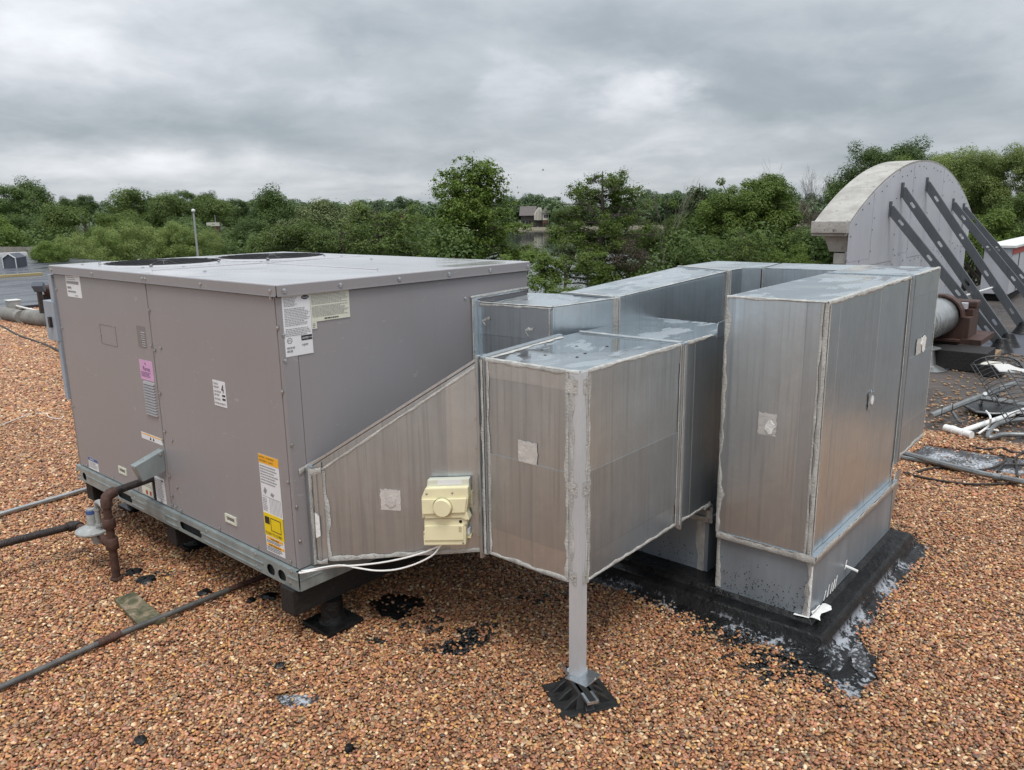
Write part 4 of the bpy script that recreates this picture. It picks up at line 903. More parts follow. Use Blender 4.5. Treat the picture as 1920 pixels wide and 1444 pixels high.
panels(bd, (.49, -1.09, 0), XP, ZP, YN, [0, .655], [zb1+.004, .528, .848, 1.138, zt1-.004], ['galv_c', 'galv_b', 'galv', 'galv'], seed=3)
panels(bd, (1.162, -1.09, 0), XP, ZP, YN, [0, .10, .30, .56], [zb1+.004, zt1-.004], ['galv_b', 'galv', 'galv_b'], seed=4)
MB().slab([V(.4405, -1.0895, zt1), V(1.14, -1.0895, zt1), V(1.14, -.578, zt1), V(1.03, -.572, zt1), V(.4405, -.645, zt1)], ZP, .002).obj('top_sheet', 'galv_top', bd, bevel=.001)
MB().slab([V(1.165, -1.084, zt1), V(1.745, -1.084, zt1), V(1.745, -.59, zt1), V(1.165, -.578, zt1)], ZP, .003).obj('top_sheet', 'galv_top', bd, bevel=.001)
MB().slab([V(1.165, -.76, zt1+.003), V(1.745, -.76, zt1+.003), V(1.745, -.59, zt1+.003), V(1.165, -.578, zt1+.003)], ZP, .002).obj('top_sheet', 'galv_top', bd, bevel=.001)
# slip joints
def joint(parent, x0, x1, y, z0, z1, ytop=None, mat='galv_c'):
    m = MB(); m.box(x0, y-.012, z0, x0+.010, y, z1); m.box(x1-.010, y-.018, z0-.01, x1, y, z1+.004); m.box(x0+.010, y-.005, z0, x1-.010, y, z1); m.obj('seam', mat, parent, bevel=.001)
    if ytop is not None: MB().box(x0+.003, y, z1-.002, x1-.003, ytop, z1+.007).obj('seam', mat, parent, bevel=.001)
joint(bd, 1.140, 1.164, -1.0915, zb1-.012, zt1+.004, -.580)
# flange at the taper joint, on the camera-side corner
m = MB(); m.slab([V(.4385, -.660, zb1-.004), V(.4385, -.642, zb1-.004), V(.4385, -.642, zt1+.01), V(.4385, -.660, zt1+.01)], XN, .012)
m.slab([V(.436, -.640, zb1-.02), V(.436, -.628, zb1-.02), V(.436, -.628, zt1+.014), V(.436, -.640, zt1+.014)], XN, .022); m.obj('corner_flange', 'galv', bd, bevel=.0015)
MB().slab([V(.436, -.655, zt1), V(.45, -.628, zt1), V(1.03, -.552, zt1), V(1.03, -.575, zt1)], ZP, .010).obj('seam', 'galv_c', bd, bevel=.001)
m = MB()
edge2(m, (.44, -1.09, zt1), (1.14, -1.09, zt1), YN, ZP, .013); edge2(m, (1.17, -1.09, zt1), (1.42, -1.09, zt1), YN, ZP, .012); edge2(m, (.44, -1.09, zt1), (.44, -.645, zt1), XN, ZP, .016)
edge2(m, (.44, -1.04, zb1), (.44, -.645, zb1), XN, ZN, .016); edge2(m, (.49, -1.09, zb1), (1.14, -1.09, zb1), YN, ZN, .015); edge2(m, (1.17, -1.09, zb1), (1.46, -1.09, zb1), YN, ZN, .015)
caulk(m, (.4368, -1.046, zb1), (.4368, -1.046, zt1), XN, YP, .013, jag=.7); caulk(m, (.488, -1.0935, zb1), (.488, -1.0935, zt1), YN, XP, .012, jag=.7)
caulk(m, (.4368, -.662, zb1), (.4368, -.662, zt1), XN, YN, .012, jag=.5); caulk(m, (.424, -.655, zt1), (.424, -.655, zb1), XN, YP, .012)
caulk(m, (1.138, -1.094, zb1), (1.138, -1.094, zt1), YN, XN, .008); caulk(m, (1.1475, -1.104, zb1), (1.1475, -1.104, zt1), YN, XP, .008)
caulk(m, (1.14, -1.08, zt1+.0085), (1.14, -.59, zt1+.0085), ZP, XP, .022, jag=.3); caulk(m, (.46, -.655, zt1+.003), (1.0, -.585, zt1+.003), ZP, YN, .02)
caulk(m, (1.4675, -1.07, .09), (1.4675, -1.07, .34), XN, YP, .028, jag=.6); caulk(m, (1.46, -1.09, .361), (1.46, -.62, .361), XN, ZN, .02)
caulk(m, (1.459, -1.094, .40), (1.459, -1.094, .36), XN, YP, .02); 
m.tube([(1.40, -1.094, zb1-.004), (1.455, -1.094, zb1-.004), (1.474, -1.094, zb1-.02), (1.474, -1.094, .335)], .009, 8)
m.obj('sealant', 'sealant', bd, fix=False, smooth=True)
MB().slab([V(1.455, -1.093, 1.20), V(1.54, -1.093, 1.20), V(1.54, -1.093, 1.27), V(1.462, -1.093, 1.265), V(1.455, -1.093, 1.25)], YN, .002).obj('bent_flap', 'galv_c', bd)
tape(bd, lambda a, b: V(.4362, -.905+a, .848+b), .088, .083, 6)
for k, (x, y) in enumerate(((.62, -.80), (.70, -.72), (.74, -.90), (.85, -.78), (.80, -.66), (.66, -.92), (.92, -.88))):
    MB().lathe((x, y, zt1+.002), (0, 0, 1), [(0, .007), (.002, .005)], 7).obj('leaf_speck', 'wood_dark', bd)
# ---- corner support post
sp_ = thing('duct_support', 'grey angle iron post on a black rubber foot holding up the box duct', 'support post', (.44, -1.09, 0))
m = MB(); m.box(.4345, -1.0955, .062, .4375, -1.050, 1.2165); m.box(.4345, -1.0985, .062, .479, -1.0955, 1.2165); m.obj('angle_post', 'galv', sp_, bevel=.0008)
MT['post'] = simple('post_grey_paint', (.58, .605, .635), .42, .3, .12, 6, (1, 1, .3)); sp_.children[0].data.materials[0] = MT['post']
pc = V(.455, -1.105, .072)
m = MB(); m.box(pc.x-.052, pc.y-.045, .060, pc.x+.048, pc.y+.05, .0655); m.obj('base_plate', 'galv_c', sp_, bevel=.001)
MB().box(.438, -1.092, .0655, .448, -1.04, .078).box(.448, -1.0955, .0655, .49, -1.086, .078).obj('plate_clip', 'white_paint', sp_)
fx_, fy_ = V(.52, .855, 0).normalized(), V(.855, -.52, 0).normalized(); fc = V(.418, -1.113, 0)
def fpnt(a, b, z): return fc+fx_*a+fy_*b+ZP*z
m = MB(); m.hexa([fpnt(-.108, -.112, -.004), fpnt(.108, -.112, -.004), fpnt(.108, .112, -.004), fpnt(-.108, .112, -.004)], [fpnt(-.106, -.110, .010), fpnt(.106, -.110, .010), fpnt(.106, .110, .010), fpnt(-.106, .110, .010)]); m.obj('rubber_pad', 'black', sp_, bevel=.002)
m = MB()
m.hexa([fpnt(-.082, -.05, .010), fpnt(.082, -.05, .010), fpnt(.082, .05, .010), fpnt(-.082, .05, .010)], [fpnt(-.062, -.034, .060), fpnt(.062, -.034, .060), fpnt(.062, .034, .060), fpnt(-.062, .034, .060)])
for a in (-.055, 0, .055):
    for sg in (-1, 1): m.hexa([fpnt(a-.014, sg*.04, .010), fpnt(a+.014, sg*.04, .010), fpnt(a+.012, sg*.092, .010), fpnt(a-.012, sg*.092, .010)], [fpnt(a-.012, sg*.030, .056), fpnt(a+.012, sg*.030, .056), fpnt(a+.009, sg*.062, .036), fpnt(a-.009, sg*.062, .036)])
for sg in (-1, 1): m.hexa([fpnt(sg*.07, -.022, .01), fpnt(sg*.07, .022, .01), fpnt(sg*.1, .018, .01), fpnt(sg*.1, -.018, .01)], [fpnt(sg*.058, -.02, .056), fpnt(sg*.058, .02, .056), fpnt(sg*.072, .014, .034), fpnt(sg*.072, -.014, .034)])
m.obj('rubber_block', 'black', sp_, bevel=.0025)
m = MB(); m.hexa([fpnt(-.118, -.022, .048), fpnt(.11, -.022, .048), fpnt(.11, .022, .048), fpnt(-.118, .022, .048)], [fpnt(-.118, -.022, .060), fpnt(.11, -.022, .060), fpnt(.11, .022, .060), fpnt(-.118, .022, .060)]); m.obj('strut_channel', 'galv', sp_, bevel=.001)
m = MB(); m.hexa([fpnt(-.1175, -.012, .0595), fpnt(.1095, -.012, .0595), fpnt(.1095, .012, .0595), fpnt(-.1175, .012, .0595)], [fpnt(-.1175, -.012, .0608), fpnt(.1095, -.012, .0608), fpnt(.1095, .012, .0608), fpnt(-.1175, .012, .0608)]); m.obj('channel_slot', 'dark', sp_)
for z_ in (.46, .80, 1.17): screw(sp_, (.4345, -1.075, z_), XN, .8); screw(sp_, (.465, -1.0985, z_), YN, .8)
screw(sp_, (.47, -1.145, .0655), ZP, .8); screw(sp_, (.42, -1.07, .0655), ZP, .8)
m = MB(); caulk(m, (.4342, -1.055, .44), (.4342, -1.055, 1.2), XN, YN, .012, jag=.8); caulk(m, (.477, -1.0988, .44), (.477, -1.0988, 1.2), YN, XN, .010, jag=.8)
for z_ in (1.16, .79, .45): caulk(m, (.4342, -1.085, z_+.03), (.4342, -1.085, z_-.02), XN, YP, .03, jag=.9); caulk(m, (.45, -1.0988, z_+.03), (.45, -1.0988, z_-.02), YN, XP, .03, jag=.9)
m.obj('sealant', 'sealant', sp_, fix=False, smooth=True)

# ---- riser duct with its end block
rd = thing('riser_duct', 'tall galvanized riser duct standing on the roof kerb right of the box duct', 'duct', (1.345, -1.59, .36))
RX0, RX1, RX2, RY0, RY1, RZB, RZT = 1.345, 2.50, 3.08, -1.592, -1.185, .362, 1.395
m = MB(); m.hexa([(RX0, RY0, RZB), (RX1, RY0, RZB), (RX1, RY1, RZB), (RX0, RY1, RZB)], [(RX0, RY0, RZT), (RX1, RY0, RZT+.012), (RX1, RY1, RZT+.012), (RX0, RY1, RZT)]); m.obj('duct_body', 'galv_b', rd)
panels(rd, (RX0, RY0+.022, 0), YP, ZP, XN, [0, .055, .345, .385], [RZB+.006, RZT-.004], ['galv_b', 'galv', 'galv_b'], seed=5)
panels(rd, (RX0+.025, RY0, 0), XP, ZP, YN, [0, .12, .36, .66, 1.09], [RZB+.006, RZT], ['galv_c', 'galv', 'galv_c', 'galv'], seed=6)
MB().slab([V(RX0+.004, RY0+.004, RZT-.0005), V(RX1, RY0+.004, RZT+.0115), V(RX1, RY1, RZT+.0115), V(RX0+.004, RY1, RZT-.0005)], ZP, .003).obj('top_sheet', 'galv_top', rd, bevel=.001)
m = MB(); m.hexa([(RX1+.001, RY0, .462), (RX2, RY0, .462), (RX2, RY1, .462), (RX1+.001, RY1, .462)], [(RX1+.001, RY0, RZT+.012), (RX2, RY0, RZT+.020), (RX2, RY1, RZT+.020), (RX1+.001, RY1, RZT+.012)]); m.obj('duct_body', 'galv_b', rd)
for q in ((.47, .62), (.62, .985), (.985, 1.30), (1.30, 1.405)):
    MB().slab([V(RX1+.075, RY0, q[0]), V(RX2-.003, RY0, q[0]), V(RX2-.003, RY0, q[1]+.0), V(RX1+.075, RY0, q[1]+.0)], YN, .002 if q[0] in (.47, .985) else .0032).obj('panel', random.choice(GV), rd, bevel=.0006)
MB().slab([V(RX1+.05, RY0+.004, RZT+.0125), V(RX2-.002, RY0+.004, RZT+.0195), V(RX2-.002, RY1, RZT+.0195), V(RX1+.05, RY1, RZT+.0125)], ZP, .003).obj('top_sheet', 'galv_top', rd, bevel=.001)
m = MB(); m.box(RX1+.005, RY0-.016, .45, RX1+.02, RY0, RZT+.02); m.box(RX1+.045, RY0-.016, .45, RX1+.062, RY0, RZT+.02); m.box(RX1+.02, RY0-.006, .455, RX1+.045, RY0, RZT+.014); m.box(RX1+.01, RY0, RZT+.008, RX1+.05, RY1, RZT+.020); m.obj('seam', 'galv_b', rd, bevel=.001)
m = MB()
edge2(m, (RX0, RY0, RZT), (RX1, RY0, RZT+.012), YN, ZP, .016); edge2(m, (RX0, RY0, RZT), (RX0, RY1, RZT), XN, ZP, .008); edge2(m, (RX0, RY0, RZB), (RX0, RY0, RZT), XN, YN, .013, jag=.35)
caulk(m, (RX0+.03, RY0-.0035, RZB), (RX0+.03, RY0-.0035, RZT), YN, XN, .009, jag=.25); edge2(m, (RX0, RY1, RZB), (RX0, RY1, RZT), XN, YP, .016, jag=.6); caulk(m, (RX0-.0035, RY0+.022, RZB), (RX0-.0035, RY0+.022, RZT), XN, YN, .008)
edge2(m, (RX1+.06, RY0, RZT+.014), (RX2, RY0, RZT+.020), YN, ZP, .012); caulk(m, (RX1+.034, RY0-.007, .46), (RX1+.034, RY0-.007, RZT+.01), YN, XN, .012); caulk(m, (RX1, RY0-.004, .46), (RX1, RY0-.004, RZT), YN, XN, .010)
edge2(m, (RX1+.05, RY0, .462), (RX2, RY0, .462), YN, ZN, .018); caulk(m, (RX2, RY0-.0035, .46), (RX2, RY0-.0035, RZT+.02), YN, XN, .006)
caulk(m, (RX1+.01, RY0-.004, .47), (RX1-.02, RY0-.004, RZB), YN, XN, .03, jag=.5)
m.obj('sealant', 'sealant', rd, fix=False, smooth=True)
tape(rd, lambda a, b: V(RX0-.0045, -1.424+a, .838+b), .075, .095, 8); smear(rd, lambda a, b: V(RX0-.006, -1.42+a, .845+b), .045, .062, 9)
tape(rd, lambda a, b: V(1.955+a, RY0-.006, .845+b), .09, .085, 10, 'galv_c'); smear(rd, lambda a, b: V(1.99+a, RY0-.0075, .86+b), .035, .05, 11)
tape(rd, lambda a, b: V(2.72+a, RY0-.006, .985+b), .10, .085, 12); smear(rd, lambda a, b: V(2.80+a, RY0-.0075, .985+b), .11, .10, 13)

# ---- return duct: leaves the unit high up, runs back, turns and joins the riser
rt = thing('return_duct', 'galvanized duct leaving the upper unit side and looping behind to the riser', 'duct', (1.1, 0, 1.0))
def hull(poly, zb_, zts, name, mat='galv_b', parent=rt):
    k = len(poly); m = MB(); m.add([(x, y, zb_) for x, y in poly]+[(x, y, z) for (x, y), z in zip(poly, zts)], [tuple(range(k))[::-1], tuple(range(k, 2*k))]+[(i, (i+1) % k, (i+1) % k+k, i+k) for i in range(k)])
    return m.obj(name, mat, parent)
ZBR = .90
hull([(1.10, -.004), (1.10, -.467), (1.40, -.597), (1.425, -.27), (1.485, -.004)], ZBR, [1.318, 1.325, 1.343, 1.345, 1.330], 'duct_body', 'galv')
MB().add([(1.104, -.006, 1.3195), (1.104, -.463, 1.3265), (1.398, -.592, 1.3445), (1.423, -.27, 1.3465), (1.481, -.006, 1.3315)], [(0, 1, 2, 3, 4)]).obj('top_sheet', 'galv_top', rt, fix=False)
hull([(1.425, -.602), (2.44, -.662), (2.60, -.262), (1.45, -.268)], ZBR, [1.346, 1.400, 1.400, 1.348], 'duct_body')
MB().slab([V(1.43, -.598, 1.3465), V(2.44, -.658, 1.4005), V(2.60, -.266, 1.4005), V(1.45, -.272, 1.3485)], ZP, .002).obj('top_sheet', 'galv_top', rt)
hull([(2.46, -.662), (2.64, -.662), (2.70, -.75), (3.10, -.70), (3.12, -.27), (2.62, -.262)], ZBR, [1.402, 1.404, 1.404, 1.408, 1.408, 1.402], 'duct_elbow')
hull([(2.70, -.765), (2.70, RY1-.002), (3.10, RY1-.002), (3.10, -.715)], ZBR, [1.405, 1.408, 1.412, 1.408], 'duct_body')
MB().slab([V(2.705, -.77, 1.4065), V(2.705, RY1, 1.409), V(3.095, RY1, 1.412), V(3.095, -.72, 1.409)], ZP, .002).obj('top_sheet', 'galv_top', rt)
MB().slab([V(2.465, -.658, 1.4035), V(2.64, -.658, 1.4045), V(2.70, -.745, 1.4045), V(3.09, -.70, 1.4085), V(3.11, -.275, 1.4085), V(2.622, -.266, 1.4035)], ZP, .002).obj('top_sheet', 'galv_top', rt)
# inner side sheets with their fold lines
MB().slab([V(1.10, -.02, .92), V(1.10, -.46, .92), V(1.10, -.46, 1.17), V(1.10, -.02, 1.165)], XN, .0018).obj('panel', 'galv_b', rt, bevel=.0006)
MB().slab([V(1.10, -.02, 1.168), V(1.10, -.46, 1.173), V(1.10, -.46, 1.318), V(1.10, -.02, 1.312)], XN, .0030).obj('panel', 'galv', rt, bevel=.0006)
sd = dvec((1.10, -.467, 0), (1.40, -.597, 0)); sn = sd.cross(ZP)
for z0_, z1_, mm in ((.92, 1.12, 'galv_b'), (1.125, 1.322, 'galv_c')): MB().slab([V(1.11, -.4715, z0_), V(1.39, -.593, z0_), V(1.39, -.593, z1_+.012), V(1.11, -.4715, z1_)], sn, .002).obj('panel', mm, rt, bevel=.0006)
sd2 = dvec((1.425, -.602, 0), (2.44, -.662, 0)); sn2 = sd2.cross(ZP)
for z0_, z1_, mm in ((.92, 1.15, 'galv_b'), (1.155, 1.345, 'galv')): MB().slab([V(1.44, -.603, z0_), V(2.42, -.661, z0_), V(2.42, -.661, z1_+.045*(z1_ > 1.2)), V(1.44, -.603, z1_)], sn2, .002).obj('panel', mm, rt, bevel=.0006)
for x_, y_, zt_ in ((1.412, -.600, 1.35), (2.45, -.664, 1.408)):
    MB().box(x_-.016, y_-.016, ZBR, x_-.005, y_+.01, zt_).box(x_+.005, y_-.016, ZBR, x_+.016, y_+.01, zt_).box(x_-.005, y_-.006, ZBR, x_+.005, y_+.01, zt_).obj('seam', 'sealant', rt, bevel=.001)
MB().box(2.655, -.685, ZBR, 2.662, -.668, 1.408).box(2.705, -.775, ZBR, 2.716, -.755, 1.412).obj('seam', 'sealant', rt)
MB().slab([V(1.398, -.60, 1.346), V(1.425, -.60, 1.346), V(1.45, -.268, 1.349), V(1.423, -.268, 1.348)], ZP, .006).slab([V(2.44, -.662, 1.402), V(2.462, -.662, 1.402), V(2.622, -.262, 1.403), V(2.60, -.262, 1.402)], ZP, .006).obj('seam', 'galv_c', rt)
m = MB(); m.slab([V(1.060, -.0035, .90), V(1.10, -.0035, .90), V(1.10, -.0035, 1.335), V(1.060, -.0035, 1.335)], YN, .004); m.slab([V(1.085, -.0035, .90), V(1.098, -.0035, .90), V(1.098, -.0035, 1.33), V(1.085, -.0035, 1.33)], YN, .022)
m.slab([V(1.060, -.0035, 1.335), V(1.485, -.0035, 1.345), V(1.485, -.0035, 1.365), V(1.060, -.0035, 1.355)], YN, .004); m.obj('wall_flange', 'galv_c', rt, bevel=.001)
screw(rt, (1.071, -.008, 1.085), YN, .9)
m = MB()
caulk(m, (1.060, -.0075, .90), (1.060, -.0075, 1.34), YN, XP, .012, jag=.6); caulk(m, (1.05, -.0075, 1.352), (1.485, -.0075, 1.362), YN, -ZP, .012, jag=.5)
caulk(m, (1.10, -.02, 1.3205), (1.10, -.465, 1.327), ZP, XP, .014); caulk(m, (1.0965, -.02, 1.316), (1.0965, -.465, 1.322), XN, -ZP, .012, jag=.6); caulk(m, (1.0965, -.455, 1.32), (1.0965, -.455, 1.05), XN, YP, .012, jag=.7)
caulk(m, (1.105, -.470, 1.3275), (1.40, -.598, 1.3455), ZP, YP, .010); caulk(m, (1.43, -.603, 1.350), (2.43, -.661, 1.4035), ZP, YP, .009); caulk(m, (2.47, -.662, 1.4065), (2.64, -.662, 1.4075), ZP, YP, .01)
caulk(m, (1.401, -.59, 1.353), (1.427, -.28, 1.355), ZP, XP, .02, jag=.3); caulk(m, (2.445, -.655, 1.4095), (2.60, -.27, 1.4095), ZP, XP, .018, jag=.3)
for p in ((1.0965, -.04, 1.225), (1.0965, -.31, 1.20)): caulk(m, p, (p[0], p[1]-.05, p[2]+.012), XN, ZP, .012, jag=.9, step=.008); caulk(m, p, (p[0], p[1]-.02, p[2]-.02), XN, ZP, .010, jag=.9, step=.008)
m.obj('sealant', 'sealant', rt, fix=False, smooth=True)

# ---- kerb
kb = thing('roof_kerb', 'grey sheet metal kerb box under the riser with black flashing ledge round it', 'kerb', (1.345, -1.61, 0))
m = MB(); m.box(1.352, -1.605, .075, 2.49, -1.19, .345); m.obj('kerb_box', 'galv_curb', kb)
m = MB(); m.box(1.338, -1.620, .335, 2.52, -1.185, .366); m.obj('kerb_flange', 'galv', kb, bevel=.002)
MB().slab([V(2.49, -1.605, .09), V(2.62, -1.605, .40), V(2.52, -1.605, .40), V(2.49, -1.605, .36)], YN, .003).obj('kerb_end_plate', 'galv_b', kb)
m = MB(); lx0, lx1, ly0, ly1 = 1.272, 2.58, -1.692, -.50
m.hexa([(lx0-.045, ly0-.045, -.008), (lx1+.045, ly0-.045, -.008), (lx1+.045, ly1, -.008), (lx0-.045, ly1, -.008)], [(lx0, ly0, .070), (lx1, ly0, .070), (lx1, ly1, .070), (lx0, ly1, .070)])
ob = m.obj('flashing_ledge', 'tar_w', kb, bevel=.010)
m = MB(); m.hexa([(lx0-.11, ly0-.11, -.0075), (lx1+.06, ly0-.11, -.0075), (lx1+.06, ly1, -.0075), (lx0-.11, ly1, -.0075)], [(lx0-.036, ly0-.036, .014), (lx1+.03, ly0-.036, .014), (lx1+.03, ly1, .014), (lx0-.036, ly1, .014)]); m.obj('cant_strip', 'tar_w', kb, bevel=.006)
m = MB(); m.hexa([(1.33, -1.63, .069), (2.51, -1.63, .069), (2.51, -.52, .069), (1.33, -.52, .069)], [(1.348, -1.612, .090), (2.50, -1.612, .090), (2.50, -.54, .090), (1.348, -.54, .090)]); m.obj('flashing_upstand', 'tar', kb, bevel=.004)
m = MB()
caulk(m, (1.350, -1.606, .335), (1.350, -1.606, .09), XN, YP, .018, jag=.7); caulk(m, (1.350, -1.606, .335), (1.350, -1.606, .09), YN, XP, .012, jag=.4); caulk(m, (1.350, -1.19, .335), (1.350, -1.19, .10), XN, YN, .020, jag=.5)
caulk(m, (1.337, -1.62, .338), (1.337, -1.19, .338), XN, ZP, .022, jag=.5); caulk(m, (1.34, -1.6215, .350), (2.50, -1.6215, .350), YN, ZP, .018, jag=.5)
m.obj('sealant', 'sealant', kb, fix=False, smooth=True)
m = MB(); caulk(m, (1.3485, -1.609, .32), (1.3485, -1.609, .092), XN, YP, .014, jag=.9, h=.004); caulk(m, (1.36, -1.6115, .098), (1.46, -1.6115, .098), YN, ZP, .014, jag=.9, h=.004); caulk(m, (1.35, -1.613, .0915), (1.50, -1.613, .0915), ZP, YN, .030, jag=.9, h=.004); caulk(m, (1.347, -1.61, .0915), (1.347, -1.55, .0915), ZP, XN, .012, jag=.9)
for x_ in (1.52, 1.56, 1.60, 1.63, 1.66): caulk(m, (x_, -1.6065, .095), (x_+.02, -1.6065, .095+_r.uniform(.03, .07)), YN, XP, .010, jag=.9, step=.012)
m.tube([(1.80, -1.606, .150), (1.80, -1.66, .140)], .007, 8); caulk(m, (1.78, -1.6065, .14), (1.80, -1.6065, .18), YN, XP, .02, jag=.9)
m.obj('white_sealant', 'white_sealant', kb, fix=False, smooth=True)
r = random.Random(31); m = MB()
for k in range(190):
    y_ = r.uniform(-1.59, -1.21); z_ = .092+abs(r.gauss(0, .07)); s_ = r.uniform(.0008, .0032)
    if z_ < .32: m.slab([(1.3512, y_-s_, z_), (1.3512, y_, z_-s_*1.2), (1.3512, y_+s_, z_), (1.3512, y_, z_+s_)], XN, .0004)
for k in range(70):
    y_ = r.uniform(-1.07, -.70); z_ = .092+abs(r.gauss(0, .06)); s_ = r.uniform(.0010, .0035)
    if z_ < .30: m.slab([(1.4695, y_-s_, z_), (1.4695, y_, z_-s_*1.2), (1.4695, y_+s_, z_), (1.4695, y_, z_+s_)], XN, .0004)
m.obj('tar_spatter', 'dark', kb, kind='stuff')

# ---- damper actuator on the taper, with its two white cables
ac = thing('damper_actuator', 'cream plastic damper actuator with round dial on the tapered duct', 'actuator', tuple(pt(.58, .6)))
am = lambda X_, Y_, h: pt(.487+(X_-585)/555*.195, .735-(Y_-345)/735*.272+(X_-585)/555*.016, h)
def plate(pts, h0, h1, name, mat, parent=ac, bevel=.003): return MB().slab([am(a, b, h0) for a, b in pts], NT, h1-h0).obj(name, mat, parent, bevel=bevel)
plate([(575, 515), (1142, 515), (1142, 700), (575, 700)], .003, .010, 'mounting_plate', 'cream_d', bevel=.001)
plate([(655, 350), (1128, 350), (1128, 440), (640, 440)], .008, .040, 'label_cap', 's_cream')
MB().slab([am(770, 360, .0402), am(1050, 360, .0402), am(1050, 408, .0402), am(770, 408, .0402)], NT, .0006).obj('label', 's_white', ac)
plate([(640, 425), (1128, 425), (1130, 540), (1105, 700), (1135, 790), (1095, 795), (1040, 768), (590, 768), (590, 530)], .010, .058, 'upper_housing', 'cream', bevel=.005)
plate([(600, 540), (1115, 540), (1090, 700), (600, 708)], .058, .066, 'raised_face', 'cream', bevel=.003)
kc = am(840, 632, .060); MB().lathe(kc, NT, [(0, .0370), (.018, .0355), (.021, .033)], 32).obj('dial', 'cream', ac, smooth=True)
MB().lathe(kc, NT, [(-.0, .0400), (.006, .0400)], 32).obj('dial_ring', 'cream_d', ac, smooth=True)
plate([(603, 776), (1062, 776), (1110, 815), (1085, 905), (1078, 1080), (590, 1080), (588, 930), (603, 900)], .008, .050, 'lower_housing', 'cream', bevel=.005)
plate([(612, 850), (1062, 850), (1062, 1018), (604, 1018)], .050, .055, 'raised_face', 'cream', bevel=.002)
MB().lathe(am(1027, 812, .0502), NT, [(0, .0065), (.0006, .0065)], 16).obj('hole', 'dark', ac)
MB().lathe(am(1023, 880, .0552), NT, [(0, .0065), (.0004, .0065)], 14).lathe(am(1023, 910, .0552), NT, [(0, .0065), (.0004, .0065)], 14).obj('dimple', 'cream_d', ac)
plate([(1085, 915), (1112, 915), (1112, 985), (1085, 985)], .006, .030, 'clip', 's_white', bevel=.001); plate([(1082, 995), (1122, 995), (1122, 1030), (1082, 1030)], .006, .026, 'clip', 'cream', bevel=.001)
MB().lathe(am(1130, 655, .02), NT, [(0, .0055), (.012, .0055)], 8).obj('bolt', 'screw', ac)
for a, b in ((655, 487), (950, 485), (612, 750), (998, 700), (604, 940), (1085, 850), (1050, 1055)): screw(ac, am(a, b, .0583 if b < 760 else .0503), NT, .5)
def onplate(u, v, h):
    d = Vector(ray(u, v)); P = pt(0, 0, h); t = (P-Vector(CL)).dot(NT)/d.dot(NT); return Vector(CL)+d*t
for lab, pp, last in (('upper white cable sagging from the actuator to the unit corner', ((830, 1020), (800, 1034), (760, 1046), (715, 1055), (670, 1060), (625, 1063)), ((-.012, -.035, .329), (-.004, -.008, .322))),
                      ('lower white cable looping below the tapered duct to the unit corner', ((824, 1026), (810, 1042), (778, 1058), (742, 1068), (705, 1070), (670, 1065), (635, 1060)), ((.010, -.040, .333), (.002, -.008, .322)))):
    ps = [am(790, 1075, .03)]+[onplate(u, v, .032) for u, v in pp]+[V(*q) for q in last]
    fine = []
    for i in range(len(ps)-1):
        p0, p1, p2, p3 = ps[max(i-1, 0)], ps[i], ps[i+1], ps[min(i+2, len(ps)-1)]
        for t in (0, .25, .5, .75): fine.append(.5*((2*p1)+(-p0+p2)*t+(2*p0-5*p1+4*p2-p3)*t*t+(-p0+3*p1-3*p2+p3)*t**3))
    fine.append(ps[-1]); MB().tube(fine, .0036, 8).obj('white_cable', 'cable_w', label=lab, cat='cable', smooth=True, loc=tuple(ps[0]))

# ================================================================== PARAPET GABLE, BRACES AND THE RIGHT OF THE ROOF
WY = .36; wt = .30
pg = thing('parapet_gable', 'arched parapet wall with limestone coping and grey sheet cladding on its back', 'parapet wall', (11, WY, 0))
xc, xl, xr, zs, zp = 11.02, 7.66, 14.36, 1.555, 2.36
AR = 7.25
def arch(x): return zp-AR+math.sqrt(AR*AR-(x-xc)**2)
xs = [xl+(xr-xl)*(1-math.cos(math.pi*i/28))/2 for i in range(29)]
ol = [(xl+.04, 1.545)]+[(x, max(arch(x)-.012, 1.56)) for x in xs]+[(xr-.05, 1.55), (xr-.14, 1.45), (xr-.14, 1.20), (xr-.26, 1.12), (xr-.26, -.01), (7.80, -.01), (7.80, 1.33)]
m = MB(); m.holed(ol, [], (0, WY, 0), (1, 0, 0), (0, 0, 1), (0, 1, 0), .05); m.obj('cladding_core', 'clad', pg)
# cladding sheets, each proud by its own amount
cx_ = [xl+.05, 8.55, 9.50, 10.25, 11.10, 11.95, 12.75, 13.60, xr-.27]
for i in range(len(cx_)-1):
    a, b = cx_[i]+.004, cx_[i+1]-.004; st = [a+(b-a)*k/6 for k in range(7)]
    lo = 1.02 if i % 2 else 1.10
    q = [(a, lo+.006), (b, lo+.006)]+[(x, arch(x)-.03) for x in st[::-1]]
    m = MB(); m.slab([(x, WY-.001, z) for x, z in q], YN, .004+.003*(i % 2)); m.obj('cladding_sheet', 'clad', pg)
    m = MB(); m.slab([(x, WY-.001, z) for x, z in ((a, 0), (b, 0), (b, lo), (a, lo))], YN, .006-.003*(i % 2)); m.obj('cladding_sheet', 'clad', pg)
    for k in range(9):
        z_ = .2+.24*k
        if z_ < arch(a+.02)-.06: screw(pg, (a+.015, WY-.009, z_), YN, 2.0)
    for k in range(1, 4): screw(pg, (a+(b-a)*k/4, WY-.009, lo-.05), YN, 2.0); screw(pg, (a+(b-a)*k/4, WY-.009, arch(a+(b-a)*k/4)-.09), YN, 2.0)
rv = bpy.data.objects.new('tmp', scr_me.copy()).data; rv.materials.clear(); rv.materials.append(MT['rivet']); rr2 = random.Random(3)
for o in pg.children:
    if o.name.startswith('screw'): o.data = rv; o.scale = (1.15,)*3; o.location.x += rr2.uniform(-.05, .05); o.location.z += rr2.uniform(-.06, .06); o.name = 'rivet'
